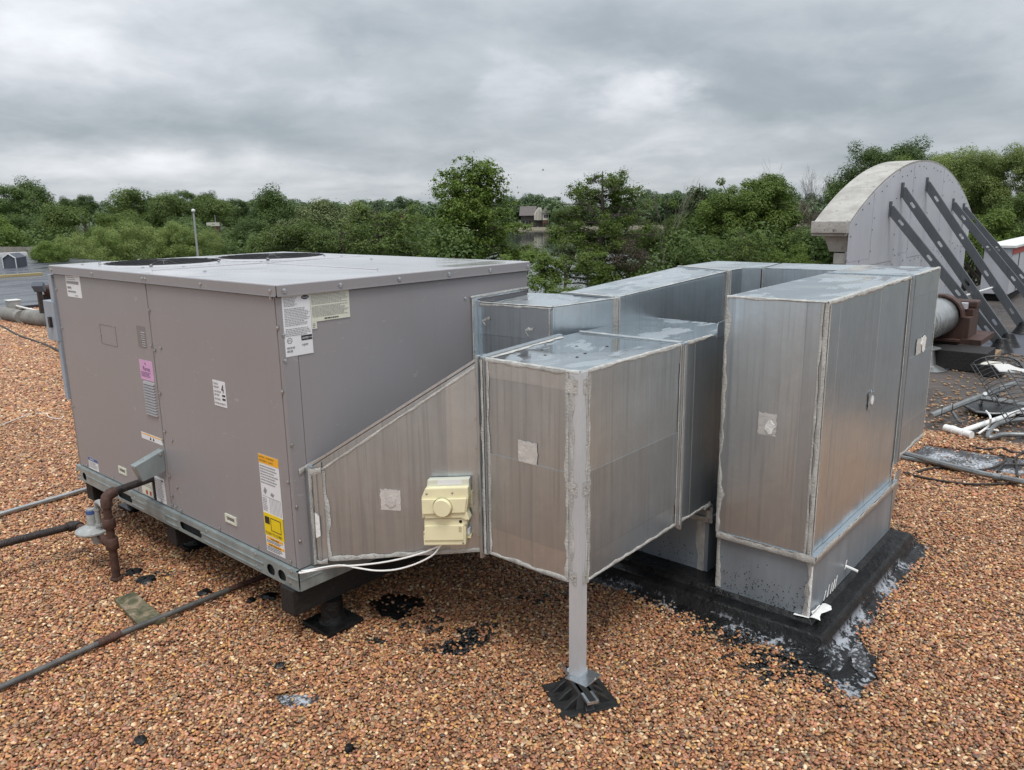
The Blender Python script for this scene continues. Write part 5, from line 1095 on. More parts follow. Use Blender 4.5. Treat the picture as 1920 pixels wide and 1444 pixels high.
# coping stones following the arch
def cop(x0, x1, n):
    m = MB(); st = [x0+(x1-x0)*k/n for k in range(n+1)]
    for k in range(n):
        a, b = st[k], st[k+1]; m.hexa([(a, WY+.006, arch(a)-.13), (b, WY+.006, arch(b)-.13), (b, WY+wt+.10, arch(b)-.13), (a, WY+wt+.10, arch(a)-.13)], [(a, WY-.004, arch(a)), (b, WY-.004, arch(b)), (b, WY+wt+.10, arch(b)), (a, WY+wt+.10, arch(a))])
    return m
for i in range(4):
    a, b = xs[7*i], xs[7*i+7]; cop(a+.002, b-.002, 14).obj('coping_stone', 'stone', pg, smooth=True)
MB().box(xl-.03, WY-.004, 1.44, xl+.40, WY+wt+.10, 1.575).obj('coping_end_stone', 'stone', pg, bevel=.006)
m = MB(); m.slab([(xl+.06, WY+.004, 1.44), (xl+.06, WY+wt, 1.44), (xl+.10, WY+wt-.04, 1.33), (xl+.14, WY+wt-.07, 1.22), (xl+.14, WY+.004, 1.22)], XP, .3); m.obj('corbel_stone', 'stone', pg, bevel=.006)
MB().box(xl+.12, WY+.004, 1.205, xl+.5, WY+wt-.13, 1.08).obj('corbel_stone', 'stone', pg, bevel=.006)
MB().box(xl+.17, WY+.004, 1.075, xl+.5, WY+wt-.17, -.02).obj('pier_stone', 'stone', pg, bevel=.006)
MB().box(xl+.5, WY+.06, -.02, xr-.3, WY+wt-.1, 1.3).obj('wall_core', 'stone', pg)
MB().box(xr-.3, WY+.06, -.02, xr-.26, WY+wt-.1, 1.1).obj('wall_core', 'stone', pg)
def brace(x, zt_, n, lab):
    t = thing('steel_brace', lab, 'brace', (x, -1.0, 0), 'slotted steel braces behind the arched parapet')
    A = V(x, WY-.012, zt_); foot_ = V(x, -1.02, .10); d = dvec(A, foot_); Ln = (foot_-A).length; wv = XP.cross(d).normalized()*-1
    up_ = d.cross(XP).normalized(); up_ = up_ if up_.z > 0 else -up_
    hw = .050
    holes = [stadium(Ln*f_, 0, .030, .016) for f_ in ((.13, .42, .70) if n == 1 else (.11, .38, .64, .90))]
    holes = [h for h in holes if h[0][0] < Ln-.08]
    m = MB(); m.holed(rect(0, -hw, Ln, hw), holes, A, d, up_, XN, .003)
    m.slab([A+up_*hw, foot_+up_*hw, foot_+up_*hw+XP*.045, A+up_*hw+XP*.045], up_, .003); m.slab([A-up_*hw, foot_-up_*hw, foot_-up_*hw+XP*.045, A-up_*hw+XP*.045], -up_, .003)
    m.obj('stud', 'strut', t)
    MB().box(x-.02, WY-.030, zt_-.09, x+.05, WY-.0095, zt_+.09).obj('wall_clip', 'strut', t)
    MB().lathe((x+.02, -1.05, -.01), (0, 0, 1), [(0, .15), (.02, .13), (.11, .08), (.16, .055)], 14).obj('tarred_foot', 'tar', t, smooth=True)
    return t
for x, z_, n, lab in ((9.21, 1.70, 0, 'leftmost slotted steel brace leaning on the arched parapet'), (9.69, 1.94, 0, 'second slotted steel brace from the left behind the arched parapet'), (10.92, 2.03, 0, 'tallest slotted steel brace, third from the left on the parapet'),
                     (12.69, 1.74, 1, 'fourth steel brace from the left leaving the photo at the right edge'), (13.51, 1.66, 1, 'rightmost thin steel brace against the arched parapet')): brace(x, z_, n, lab)
MB().tube([(9.22, -.55, .62), (11.0, -.62, .60)], .014, 8).obj('tie_rod', 'white_paint', label='thin pale tie rod linking the steel braces', cat='rod', loc=(9.22, -.55, .62))
# white clad block with red band
wb = thing('white_parapet_block', 'white clad parapet block with a red band right of the arched wall', 'parapet block', (15.4, -.3, 0))
MB().box(14.9, -.25, .12, 19.8, .2, .98).obj('block_body', 'clad', wb, bevel=.01)
MB().box(14.88, -.262, .84, 19.2, -.252, .95).obj('red_band', 'red_paint', wb); MB().box(14.86, -.29, .955, 19.85, .24, 1.0).obj('cap', 'white_paint', wb, bevel=.005)
MB().box(15.62, -.258, .12, 15.66, -.2515, .84).obj('joint', 'dark', wb); MB().box(15.0, -.2, -.01, 19.7, .15, .12).obj('plinth', 'dark', wb)
# rust brown fan housing with galvanized pipe on sleepers
bf = thing('exhaust_fan', 'rust brown metal fan housing with a galvanized round duct', 'exhaust fan', (8.3, -.6, .1))
def hp(x, y, z): return (x, y, z)
MB().box(8.25, -.86, .20, 8.72, -.15, .50).box(8.40, -.86, .50, 8.72, -.15, .58).obj('housing', 'brown_fan', bf, bevel=.008)
m = MB()
for k in range(9):
    t0, t1 = math.pi*k/9, math.pi*(k+1)/9
    for r_, w0, w1 in ((.245, 8.20, 8.36),):
        c_ = (-.55, .50)
        m.add([(w0, c_[0]+r_*math.cos(t0), c_[1]+r_*math.sin(t0)), (w1, c_[0]+r_*math.cos(t0), c_[1]+r_*math.sin(t0)), (w1, c_[0]+r_*math.cos(t1), c_[1]+r_*math.sin(t1)), (w0, c_[0]+r_*math.cos(t1), c_[1]+r_*math.sin(t1)),
               (w0, c_[0]+(r_-.02)*math.cos(t0), c_[1]+(r_-.02)*math.sin(t0)), (w1, c_[0]+(r_-.02)*math.cos(t0), c_[1]+(r_-.02)*math.sin(t0)), (w1, c_[0]+(r_-.02)*math.cos(t1), c_[1]+(r_-.02)*math.sin(t1)), (w0, c_[0]+(r_-.02)*math.cos(t1), c_[1]+(r_-.02)*math.sin(t1))],
              [(0, 1, 2, 3), (4, 5, 6, 7), (0, 3, 7, 4), (1, 2, 6, 5), (0, 1, 5, 4), (2, 3, 7, 6)])
m.obj('hood', 'brown_fan', bf)
MB().box(8.46, -.875, .58, 8.72, -.56, .66).obj('motor_cover', 'brown_fan', bf, bevel=.02); MB().box(8.34, -.80, .58, 8.42, -.72, .65).obj('bracket', 'clad', bf, bevel=.004)
MB().box(8.10, -.80, .235, 8.24, -.20, .26).box(8.20, -1.0, .2, 9.0, -.1, .26).obj('base_frame', 'brown_fan', bf)
m = MB(); m.tube([(8.35, -.55, .50), (7.9, -.50, .49), (7.4, -.44, .46)], .215, 22)
for k in range(8): m.lathe((7.5+.10*k, -.46-.01*k, .465+.004*k), (1, -.1, 0), [(0, .2155), (.008, .2185), (.016, .2155)], 22)
m.obj('round_duct', 'pipe_galv', bf, smooth=True)
for i, (x0, y0, x1, y1, z_, lab) in enumerate(((8.15, -1.10, 8.95, -.98, .06, 'weathered timber sleeper sticking out under the brown fan housing'), (8.1, -.62, 9.3, -.48, .19, 'hidden timber sleeper under the brown fan housing'), (7.7, -1.15, 8.2, -.30, .20, 'dark timber sleeper along the left of the brown fan housing'))):
    MB().box(x0, y0, -.01, x1, y1, z_).obj('timber_sleeper', 'wood' if i != 2 else 'wood_dark', label=lab, cat='timber', bevel=.006, loc=(x0, y0, 0))
vp_ = G(1738, 690); MB().lathe((vp_[0], vp_[1], -.01), (0, 0, 1), [(0, .20), (.01, .17), (.05, .085), (.20, .06), (.22, .062), (.222, .11), (.235, .12), (.26, .02)], 20).obj('roof_vent', 'pipe_galv', label='small grey vent pipe with flat cap beside the riser duct edge', cat='vent', smooth=True, loc=(vp_[0], vp_[1], 0))
sheet('vent_flashing', [G(1748, 668), G(1785, 674), G(1802, 684), G(1780, 693), G(1735, 696)], -.012, 'membrane', 'wrinkled grey flashing patch at the foot of the small vent pipe', 'flashing', .02, .06, 41, .012)
# membrane patches
sheet('roof_patch', [G(1830, 640), G(1925, 612), G(1990, 640), G(1930, 668), G(1850, 655)], -.012, 'membrane', 'smooth grey wet membrane patch behind the white plastic tray', 'roof patch', .03, .1, 42, .003)
sheet('roof_patch', [G(1745, 560), G(1815, 562), G(1880, 600), G(1830, 640), G(1820, 650), G(1760, 600)], -.013, 'membrane', 'grey wet membrane area between the arched wall and the brown fan', 'roof patch', .03, .15, 43, .002)
# wire basket lying on its side, tilted
wbk = thing('wire_basket', 'black wire rack lying tilted on the dirty membrane at the right edge', 'wire rack', tuple(G(1890, 700)))
a0, a1 = at(1872, 650, 6.9), at(1960, 735, 5.9); a0 = V(a0[0], a0[1], .34); a1 = V(a1[0], a1[1], .06)
axd = (a1-a0).normalized(); sdv = axd.cross(ZP).normalized(); upv = sdv.cross(axd).normalized(); Lb = (a1-a0).length; m = MB()
def bk(t, w): s_ = abs(w)*2; return a0+axd*(t*Lb)+sdv*(.14*math.sin(w*2.6))*1.5+upv*(.13*math.cos(w*2.6)-.04)
for k in range(17): m.tube([bk(k/16, w/8-.5) for w in range(9)], .0035, 4)
for w in (-.5, -.42, -.2, 0, .2, .42, .5): m.tube([bk(0, w), bk(.5, w), bk(1, w)], .0045, 4)
m.obj('wire_grid', 'grille', wbk); m = MB(); m.tube([bk(0, w/8-.5) for w in range(9)]+[bk(0, -.5)], .007, 6); m.obj('rim', 'grille', wbk)
tr = [V(*at(u, v, 6.6)) for u, v in ((1870, 625), (1898, 623), (1908, 632), (1920, 640), (1950, 648), (1950, 655), (1880, 648))]
cz = sum((p.z for p in tr))/7
m = MB(); m.slab([V(p.x, p.y, .36+(p.z-cz)*.5) for p in tr], ZP, .012)
m.obj('plastic_tray', 'white', label='white plastic tray lying on top of the wire rack', cat='tray', bevel=.003, loc=tuple(tr[0]))
q = G(1857, 705); MB().box(q[0]-.02, q[1]-.10, -.01, q[0]+.22, q[1]+.10, .11).obj('paver_block', 'wood_dark', label='small dark block with pale top near the wire rack', cat='block', bevel=.006, loc=tuple(q)); MB().box(q[0]-.021, q[1]-.101, .111, q[0]+.221, q[1]+.101, .118).obj('block_cap', 'plaster', bpy.data.objects['paver_block'], loc=tuple(q))
# conduits and hoses on the right
def run(name, mat, pts, r_, lab, cat, z=.03, grp=None, smoothit=False, n=8):
    ps = [V(*G(p[0], p[1], p[2] if len(p) > 2 else z)) for p in pts]
    if smoothit:
        f = []
        for i in range(len(ps)-1):
            p0, p1, p2, p3 = ps[max(i-1, 0)], ps[i], ps[i+1], ps[min(i+2, len(ps)-1)]
            for t in (0, .2, .4, .6, .8): f.append(.5*((2*p1)+(-p0+p2)*t+(2*p0-5*p1+4*p2-p3)*t*t+(-p0+3*p1-3*p2+p3)*t**3))
        ps = f+[ps[-1]]
    return MB().tube(ps, r_, n).obj(name, mat, label=lab, cat=cat, group=grp, smooth=True, loc=tuple(ps[0]))
run('grey_pipe', 'conduit', [(1745, 780, .10), (1835, 745, .13), (1905, 718, .16)], .026, 'upper grey pipe of the loose frame right of the ducts', 'pipe')
run('grey_pipe', 'conduit', [(1832, 745, .13), (1925, 759, .10), (1990, 772, .08)], .024, 'lower grey pipe branching right from the loose frame', 'pipe')
run('pipe_stand', 'conduit', [(1783, 768, .10), (1797, 790, .01), (1806, 793, .01)], .012, 'thin bent leg under the upper grey pipe', 'pipe leg')
run('frame_leg', 'conduit', [(1870, 738, .13), (1876, 757, .02)], .012, 'short leg under the middle of the grey pipe frame', 'pipe leg')
run('white_strap', 'white', [(1847, 738, .17), (1838, 758, .03)], .016, 'white strap hanging on the grey pipe joint', 'strap')
m = MB(); p_ = [G(1806, 763, .02), G(1830, 776, .02), G(1860, 780, .02), G(1960, 779, .02), G(1960, 762, .02), G(1860, 748, .02), G(1828, 752, .02)]
m.slab(p_, ZP, .018); o_ = m.obj('black_tray', 'black', label='shallow black tray with grey rim under the pipe frame', cat='tray', bevel=.003, loc=tuple(p_[0]))
MB().tube([V(*p)+V(0, 0, .02) for p in p_[:4]], .010, 6).obj('rim', 'conduit', o_, smooth=True)
tp = thing('white_pipe_tee', 'white plastic pipe with a tee end lying right of the ducts', 'pipe', tuple(G(1810, 810)))
MB().tube([V(*G(1806, 808, .03)), V(*G(1960, 756, .03))], .022, 12).obj('pipe', 'white', tp, smooth=True)
MB().tube([V(*G(1772, 802, .03)), V(*G(1822, 816, .03))], .029, 12).obj('tee', 'white', tp, smooth=True); MB().tube([V(*G(1784, 805, .03)), V(*G(1790, 807, .03))], .033, 12).tube([V(*G(1803, 811, .03)), V(*G(1808, 812.5, .03))], .033, 12).obj('collar', 'white', tp, smooth=True)
run('white_hose', 'cable_w', [(1849, 771, .10), (1857, 782, .14), (1854, 798, .06), (1835, 813, .02), (1850, 805, .03), (1872, 808, .01)], .008, 'thin white hose curling over the white pipe', 'hose', smoothit=True)
run('grey_hose', 'conduit', [(1960, 784), (1900, 788), (1868, 797), (1853, 815), (1858, 820), (1880, 815), (1920, 815), (1980, 818)], .018, 'grey hose bent back on itself at the right edge', 'hose', .02, smoothit=True)
run('steel_conduit', 'conduit', [(1690, 848), (1760, 868), (1840, 888), (1960, 912)], .020, 'thicker grey conduit crossing the coated strip', 'conduit', .04); run('steel_conduit', 'conduit', [(1690, 857), (1740, 867), (1800, 879)], .014, 'thinner grey conduit beside the thicker one', 'conduit', .02)
MB().tube([V(*G(1862, 893, .04)), V(*G(1877, 896, .04))], .025, 12).obj('conduit_coupling', 'conduit', label='round coupling on the thicker grey conduit', cat='coupling', smooth=True)
for i, (pp, lab) in enumerate((([(1695, 886), (1720, 893), (1775, 903), (1830, 908), (1900, 906), (1960, 900)], 'black cable lying on gravel in front of the grey conduit'),
        ([(1720, 885), (1740, 879), (1765, 877), (1800, 882), (1850, 880), (1880, 868), (1886, 858), (1875, 852)], 'black cable looping over the coated strip'),
        ([(1870, 885), (1880, 873), (1900, 871), (1960, 873)], 'black wire arching at the right edge of the coated strip'), ([(1908, 895), (1905, 870), (1903, 860), (1920, 846)], 'upright kinked black wire at the right edge'),
        ([(1818, 835), (1845, 842), (1880, 840), (1900, 848), (1950, 850)], 'black cord on the gravel above the coated strip'))):
    run('black_cable', 'pipe_dark', pp, .008, lab, 'cable', .012, 'loose black cables on the right', True, 6)
for i, (u, v) in enumerate(((1765, 780), (1785, 772), (1850, 745), (1872, 742))):
    p = V(*G(u, v, .10)); MB().tube([p, p+V(0, 0, .08)], .003, 5).obj('threaded_rod', 'dark', label=['first thin rod from the left standing on the grey pipe', 'second thin rod from the left standing on the grey pipe', 'thin rod at the grey pipe joint', 'rightmost thin rod on the grey pipe'][i], cat='rod', loc=tuple(p))
r = random.Random(77); litter = MB()
for k in range(420):
    u, v = r.uniform(1745, 1925), r.uniform(660, 825); p = G(u, v); s_ = r.uniform(.006, .022); a_ = r.uniform(0, 6.3)
    if p[0] < 4.9: continue
    litter.obox((p[0], p[1], -.008), (s_*math.cos(a_), s_*math.sin(a_), 0), (-s_*.5*math.sin(a_), s_*.5*math.cos(a_), 0), (0, 0, s_*.3))
litter.obj('roof_litter', 'wood', label='small bits of debris scattered on the dirty membrane', cat='debris', kind='stuff')

# ================================================================== LEFT OF THE ROOF
a, b = V(*G(-60, 575, .10)), V(*G(118, 609, .10))
m = MB(); m.tube([a, a.lerp(b, .35), a.lerp(b, .62)], .115, 16); m.obj('membrane_roll', 'roll', label='long grey rolled membrane edge at the far end of the gravel, left length', cat='roof edge', smooth=True, loc=tuple(a))
m = MB(); m.tube([a.lerp(b, .66)+V(0, -.1, .02), b+V(.3, -.4, .0)], .135, 18); m.obj('membrane_roll', 'roll', label='fatter pale membrane roll behind the unit left end', cat='roof edge', smooth=True, loc=tuple(b))
MB().box(-9, 14.75, -.012, 5.05, 14.95, .05).obj('roof_edge_strip', 'membrane', kind='structure')
jb = thing('junction_box', 'small pale grey junction box near the membrane roll on the left', 'junction box', tuple(G(27, 582)))
p = G(27, 583); MB().box(p[0]-.10, p[1]-.10, .03, p[0]+.10, p[1]+.12, .20).obj('box', 'regulator', jb, bevel=.01); MB().box(p[0]-.11, p[1]-.11, .20, p[0]+.11, p[1]+.13, .215).obj('lid', 'white_paint', jb, bevel=.004); MB().box(p[0]-.1, p[1]-.08, -.01, p[0]+.22, p[1]+.02, .03).obj('block', 'wood_dark', jb)
MB().tube([V(*G(28, 573, .10)), V(*G(70, 583, .10)), V(*G(103, 590, .10))], .018, 8).obj('white_pipe', 'white', label='thin white pipe from the junction box toward the unit', cat='pipe', smooth=True, loc=tuple(G(28, 573, .1)))
p = G(66, 589); MB().box(p[0]-.10, p[1]-.10, -.01, p[0]+.12, p[1]+.1, .05).obj('wood_offcut', 'wood', label='small wood offcut under the thin white pipe', cat='wood block', bevel=.004, loc=tuple(p))
q = [G(-20, 586), G(24, 587), G(27, 600), G(-20, 601)]; MB().slab([V(*v) for v in q], ZP, .05).obj('metal_panel', 'galv_b', label='pale flat metal panel lying on gravel at the far left', cat='panel', bevel=.006, loc=tuple(q[0]))
run('black_hose', 'pipe_dark', [(-30, 598), (0, 610), (35, 629), (70, 641), (100, 653), (135, 672)], .016, 'dark cable running across gravel toward the unit left side', 'cable', .016, None, True)
run('pale_wire', 'cable_w', [(0, 798), (30, 786), (55, 777), (85, 775), (92, 782), (112, 785), (120, 780)], .003, 'thin pale wire curling on gravel left of the unit', 'wire', .012, None, True, 5)
mm_ = thing('motor_unit', 'old motor and bracket standing on the membrane roll', 'motor', tuple(G(85, 575, .2)))
c = V(*at(84, 546, 12.6)); MB().lathe(c, (.6, -.6, .15), [(0, .04), (.02, .09), (.16, .10), (.18, .06)], 14).obj('motor', 'rust', mm_, smooth=True)
c2 = V(*at(73, 538, 12.4)); MB().obox(c2, (.065, -.045, 0), (.03, .05, .03), (-.02, 0, .05)).obj('cover', 'slate', mm_, bevel=.006)
MB().box(c.x-.05, c.y-.05, .2, c.x+.06, c.y+.05, c.z-.05).box(c2.x-.04, c2.y-.04, .25, c2.x+.02, c2.y+.02, c2.z).obj('bracket', 'pipe_dark', mm_)
MB().box(c.x-.02, c.y-.28, .16, c.x+.16, c.y-.02, .26).obj('base', 'regulator', mm_)
c3 = V(*at(97, 535, 13.6)); MB().lathe((c3.x+.12, c3.y, c3.z-.28), (0, 0, 1), [(0, .24), (.16, .24), (.30, .17), (.36, .05)], 18).obj('hooded_vent', 'roll', label='beige domed vent partly hidden by the unit left corner', cat='vent', smooth=True, loc=(c3.x+.12, c3.y, c3.z-.28))
# lower roofs
MB().box(-14, 28.9, -.3, 8.9, 29.1, -.22).obj('yellow_coping', 'coping_y', kind='structure')
MB().box(-14, 47.2, -.36, 14.4, 47.6, -.16).obj('white_coping', 'white_paint', kind='structure')
dm = thing('roof_dormer', 'small dark roof hutch with white trimmed gable on the lower roof', 'roof hutch', (8.6, 31.2, -.36))
q0 = at(22, 503, 1); p = V(*(on(2, -.36, 22, 502)))
m = MB(); w_ = .30; h_ = .42; px_, py_ = p.x, p.y
m.add([(px_-w_*1.0, py_, -.36), (px_+w_*.2, py_-.45, -.36), (px_+w_*.2, py_-.45, h_-.36), (px_-w_*.4, py_-.22, h_-.18), (px_-w_*1.0, py_, h_-.36), (px_+.8-w_, py_+1.2, -.36), (px_+.8+w_*.2, py_+.75, -.36), (px_+.8+w_*.2, py_+.75, h_-.36), (px_+.8-w_*.4, py_+.98, h_-.18), (px_+.8-w_, py_+1.2, h_-.36)],
      [(0, 1, 2, 3, 4), (5, 9, 8, 7, 6), (0, 5, 6, 1), (1, 6, 7, 2), (2, 7, 8, 3), (3, 8, 9, 4), (4, 9, 5, 0)]); m.obj('hutch_wall', 'slate', dm)
m = MB(); 
for a_, b_ in ((0, 4), (1, 2), (2, 3), (3, 4)):
    vv = [(px_-w_*1.0, py_, -.36), (px_+w_*.2, py_-.45, -.36), (px_+w_*.2, py_-.45, h_-.36), (px_-w_*.4, py_-.22, h_-.18), (px_-w_*1.0, py_, h_-.36)]
    m.tube([Vector(vv[a_])+V(-.02, -.03, 0), Vector(vv[b_])+V(-.02, -.03, 0)], .022, 4)
m.obj('trim', 'white_paint', dm)
fn = thing('board_fence', 'weathered grey board fence beyond the lower roof at the far left', 'fence', (10, 49, -1))
fa, fb = V(*at(-60, 476, 52)), V(*at(105, 476, 52)); fh = 13/FPX*52; n = 66
zf = on(2, 0, 0, 500)[2]
for i in range(n):
    p0 = fa.lerp(fb, i/n); p1 = fa.lerp(fb, (i+.93)/n); d_ = (fb-fa).normalized().cross(ZP)*.02
    z0_, z1_ = p0.z-1.2, p0.z+fh*(1+.02*math.sin(i*2.1))
    MB().hexa([(p0.x, p0.y, z0_), (p1.x, p1.y, z0_), (p1.x+d_.x, p1.y+d_.y, z0_), (p0.x+d_.x, p0.y+d_.y, z0_)], [(p0.x, p0.y, z1_), (p1.x, p1.y, z1_), (p1.x+d_.x, p1.y+d_.y, z1_), (p0.x+d_.x, p0.y+d_.y, z1_)]).obj('board', 'fence', fn)

# ================================================================== TREES, HOUSE, FAR SHORE
def leafmesh(name, puffs, n, size, mat, seed=0, flat=.8, up=.8, tb=.78, aspect=.6, shell=.5):
    """crown of n leaf-sprig faces spread through the puffs (centre, radius, tint)"""
    r = np.random.default_rng(seed); P = np.array([p[0] for p in puffs]); R = np.array([p[1] for p in puffs]); T = np.array([p[2] for p in puffs])
    w = R**2; w /= w.sum(); k = r.choice(len(P), n, p=w)
    d = r.normal(size=(n, 3)); d /= np.linalg.norm(d, axis=1)[:, None]
    rr = R[k]*(shell+(1-shell)*r.random(n)**.6)*(1+.22*np.minimum(1.6, np.maximum(0, r.normal(size=n)-.5)))
    if shell < 0: rr = R[k]*np.minimum(np.abs(r.normal(size=n))*.75, 1.9)
    c = P[k]+d*rr[:, None]*np.array([1, 1, flat])
    nn = d*.85+r.normal(size=(n, 3))*.36+np.array([0, 0, up]); nn /= np.linalg.norm(nn, axis=1)[:, None]
    t = np.cross(nn, r.normal(size=(n, 3))); t /= np.linalg.norm(t, axis=1)[:, None]+1e-9; b = np.cross(nn, t)
    s = size*r.uniform(.55, 1.45, n)[:, None]
    v = np.stack([c-t*s, c-b*s*aspect+nn*s*.12, c+t*s, c+b*s*aspect+nn*s*.12], 1).reshape(-1, 3).astype(np.float32)
    me = bpy.data.meshes.new(name); me.vertices.add(4*n); me.vertices.foreach_set('co', v.ravel())
    me.loops.add(4*n); me.loops.foreach_set('vertex_index', np.arange(4*n, dtype=np.int32)); me.polygons.add(n)
    me.polygons.foreach_set('loop_start', np.arange(0, 4*n, 4, dtype=np.int32)); me.update(calc_edges=True)
    a = me.attributes.new('tint', 'FLOAT', 'FACE'); a.data.foreach_set('value', np.clip(T[k]*tb+r.random(n)*(1-tb), 0, 1).astype(np.float32))
    me.materials.append(MT[mat]); return me
def limbs_mesh(name, tubes, mat='bark'):
    m = MB()
    for pts_, rs_ in tubes: m.tube(pts_, 1, 6, rs=rs_)
    o = m.obj(name, mat, smooth=True, fix=False); me = o.data; bpy.data.objects.remove(o); return me
def broad(seed, H=10, wd=.5, n=9000, size=.20, mat='leaf_mid', npuff=46, base=.18, lump=.14, openness=0):
    """round-headed tree, H tall and 2*wd*H wide; returns trunk mesh and crown mesh"""
    r = random.Random(seed); puffs = []; tubes = [([V(0, 0, 0), V(.02*H*r.uniform(-1, 1), 0, .25*H), V(.03*H*r.uniform(-1, 1), .02*H, .6*H)], [.028*H, .020*H, .008*H])]
    cz = H*(base+(1-base)*.5); hz = H*(1-base)*.5; lob = [(r.uniform(0, 6.28), r.uniform(.60, 1.18)) for _ in range(7)]
    for i in range(npuff):
        th = r.uniform(0, 2*math.pi); ph = math.asin(r.uniform(-.75, 1)); k = r.uniform(.35, 1)**.45
        lf = min(lob, key=lambda l: abs(math.cos(th-l[0])-1))[1]
        k *= r.uniform(1.0, 1.28) if r.random() < .22 else 1.0
        q = V(math.cos(th)*math.cos(ph)*wd*H*lf, math.sin(th)*math.cos(ph)*wd*H*lf, math.sin(ph)*hz*r.uniform(.78, 1.05))*k*.84+V(0, 0, cz)
        puffs.append((tuple(q), H*lump*r.uniform(.40, 1.15), r.random()))
        if i % 2 == 0:
            st = V(0, 0, H*r.uniform(.15, .5)); tubes.append(([st, st.lerp(q, .5)+V(0, 0, -.02*H), q], [.011*H, .007*H, .002*H]))
    return limbs_mesh('trunk', tubes), leafmesh('crown', puffs, n, size, mat, seed)
def cypress(seed, H=12, n=60000, size=.15, mat='leaf_bright', wmax=.42, dead=0.0, lean=0, tiers=30, top=.16, prof=None):
    """open, layered conifer-like tree: limbs in tiers with flat sprays at their ends"""
    r = random.Random(seed); puffs = []; tubes = [([V(0, 0, 0), V(lean*.3, 0, .4*H), V(lean*.7, .0, .75*H), V(lean, 0, .99*H)], [.035*H, .024*H, .012*H, .003*H])]
    for i in range(tiers):
        f = .10+.88*(i/(tiers-1))**.95; f += r.uniform(-.015, .015)
        L0 = (prof(f) if prof else wmax*(1-f)**.55*(1.0 if f > .15 else .85)+.03)
        for j in range(r.randint(3, 5)):
            th = r.uniform(0, 6.283); ln = H*L0*r.uniform(.62, 1.12); st = V(lean*f, 0, H*f*.94); rise = r.uniform(-.05, .30)*(1 if f > .3 else .5)
            e = st+V(math.cos(th)*ln, math.sin(th)*ln, ln*rise-ln*.05); mid = st.lerp(e, .5)+V(0, 0, ln*.05)
            tubes.append(([st, mid, e], [.010*H*(1-f)+.02, .006*H*(1-f)+.012, .008]))
            if r.random() < dead:
                for q in range(16):
                    g0 = mid.lerp(e, r.random()); g1 = g0+V(r.uniform(-1, 1), r.uniform(-1, 1), r.uniform(-.5, .9))*.09*H; tubes.append(([g0, g0.lerp(g1, .5)+V(r.uniform(-.15, .15), r.uniform(-.1, .1), .05), g1], [.018, .012, .005]))
                continue
            for q in range(r.randint(5, 8)):
                t = r.uniform(.22, 1.10)**.8; c = st.lerp(e, t)+V(r.uniform(-.05, .05), r.uniform(-.05, .05), r.uniform(-.03, .035))*H
                puffs.append((tuple(c), H*r.uniform(.030, .070)*(1.1-.35*f), r.random()))
    return limbs_mesh('trunk', tubes), leafmesh('crown', puffs, n, size, mat, seed, flat=.60, shell=-1, tb=.78)
def bare(seed, H=8, mat='bark_pale', spread=.5, depth=5):
    r = random.Random(seed); tubes = []
    def grow(p, d, ln, rd, k):
        e = p+d*ln; mid = p.lerp(e, .5)+V(r.uniform(-1, 1), r.uniform(-1, 1), 0)*ln*.06; tubes.append(([p, mid, e], [rd, rd*.8, rd*.62]))
        if k == 0: return
        for _ in range(2 if r.random() < .6 else 3): grow(e, (d+V(r.uniform(-1, 1), r.uniform(-1, 1), r.uniform(-.1, .6))*spread).normalized(), ln*r.uniform(.62, .85), rd*.60, k-1)
    grow(V(0, 0, 0), V(.03, 0, 1), H*.34, .0095*H, depth)
    return limbs_mesh('trunk', tubes, mat)
def put(meshes, pos, sc=1.0, rot=0.0, label='', cat='tree', group=None, name='tree', sxy=1.0):
    root = thing(name, label, cat, pos, group); root.rotation_euler = (0, 0, rot); root.scale = (sc*sxy, sc*sxy, sc)
    for nm, me in meshes:
        o = bpy.data.objects.new(nm, me); COL.objects.link(o); o.parent = root; o['_org'] = [0, 0, 0]
    return root
def base(u, vtop, dist):       # foot on the terrain and height so that the top stands as in the photograph
    t = at(u, vtop, dist); gz = terr(t[0], t[1]); return (t[0], t[1], gz), t[2]-gz

VB = {}
for nm, a in {'mid1': dict(seed=1, mat='leaf_mid'), 'mid2': dict(seed=2, mat='leaf_mid', wd=.55), 'dark1': dict(seed=3, mat='leaf_dark'), 'dark2': dict(seed=4, mat='leaf_dark', wd=.45, npuff=70),
              'olive1': dict(seed=5, mat='leaf_olive', wd=.5, lump=.11, npuff=60), 'brown': dict(seed=8, mat='leaf_brown', wd=.5, n=6000, lump=.12)}.items():
    a.setdefault('n', 20000); a.setdefault('size', .115)
    t, c = broad(**a); VB[nm] = [('trunk', t), ('crown', c)]
for nm, a in {'light1': dict(seed=6, mat='leaf_light', wd=.62, n=24000, size=.095, lump=.12, npuff=80, base=.05), 'light2': dict(seed=7, mat='leaf_light', wd=.60, n=24000, size=.095, lump=.11, npuff=80, base=.05),
              'midlow': dict(seed=17, mat='leaf_bright', wd=.60, n=20000, size=.11, lump=.12, npuff=70, base=.05)}.items():
    t, c = broad(**a); VB[nm] = [('trunk', t), ('crown', c)]
for nm, a in {'far1': dict(seed=9), 'far2': dict(seed=10, wd=.6), 'far3': dict(seed=12, wd=.45)}.items():
    t, c = broad(mat='leaf_far', n=4500, size=.26, npuff=30, lump=.17, base=.05, **a); VB[nm] = [('trunk', t), ('crown', c)]
t, c = cypress(21, 12, 90000, .085, 'leaf_bright', lean=-.1, tiers=38, prof=lambda f: .10+.36*(1-f)**.7 if f > .35 else .30+.30*f); VB['cyp_a'] = [('trunk', t), ('crown', c)]
t, c = cypress(22, 12, 80000, .075, 'leaf_bright', dead=.26, tiers=30, prof=lambda f: .40*math.sin(math.pi*min(1, .15+f*.8))**.7+.03); VB['cyp_dead'] = [('trunk', t), ('crown', c)]
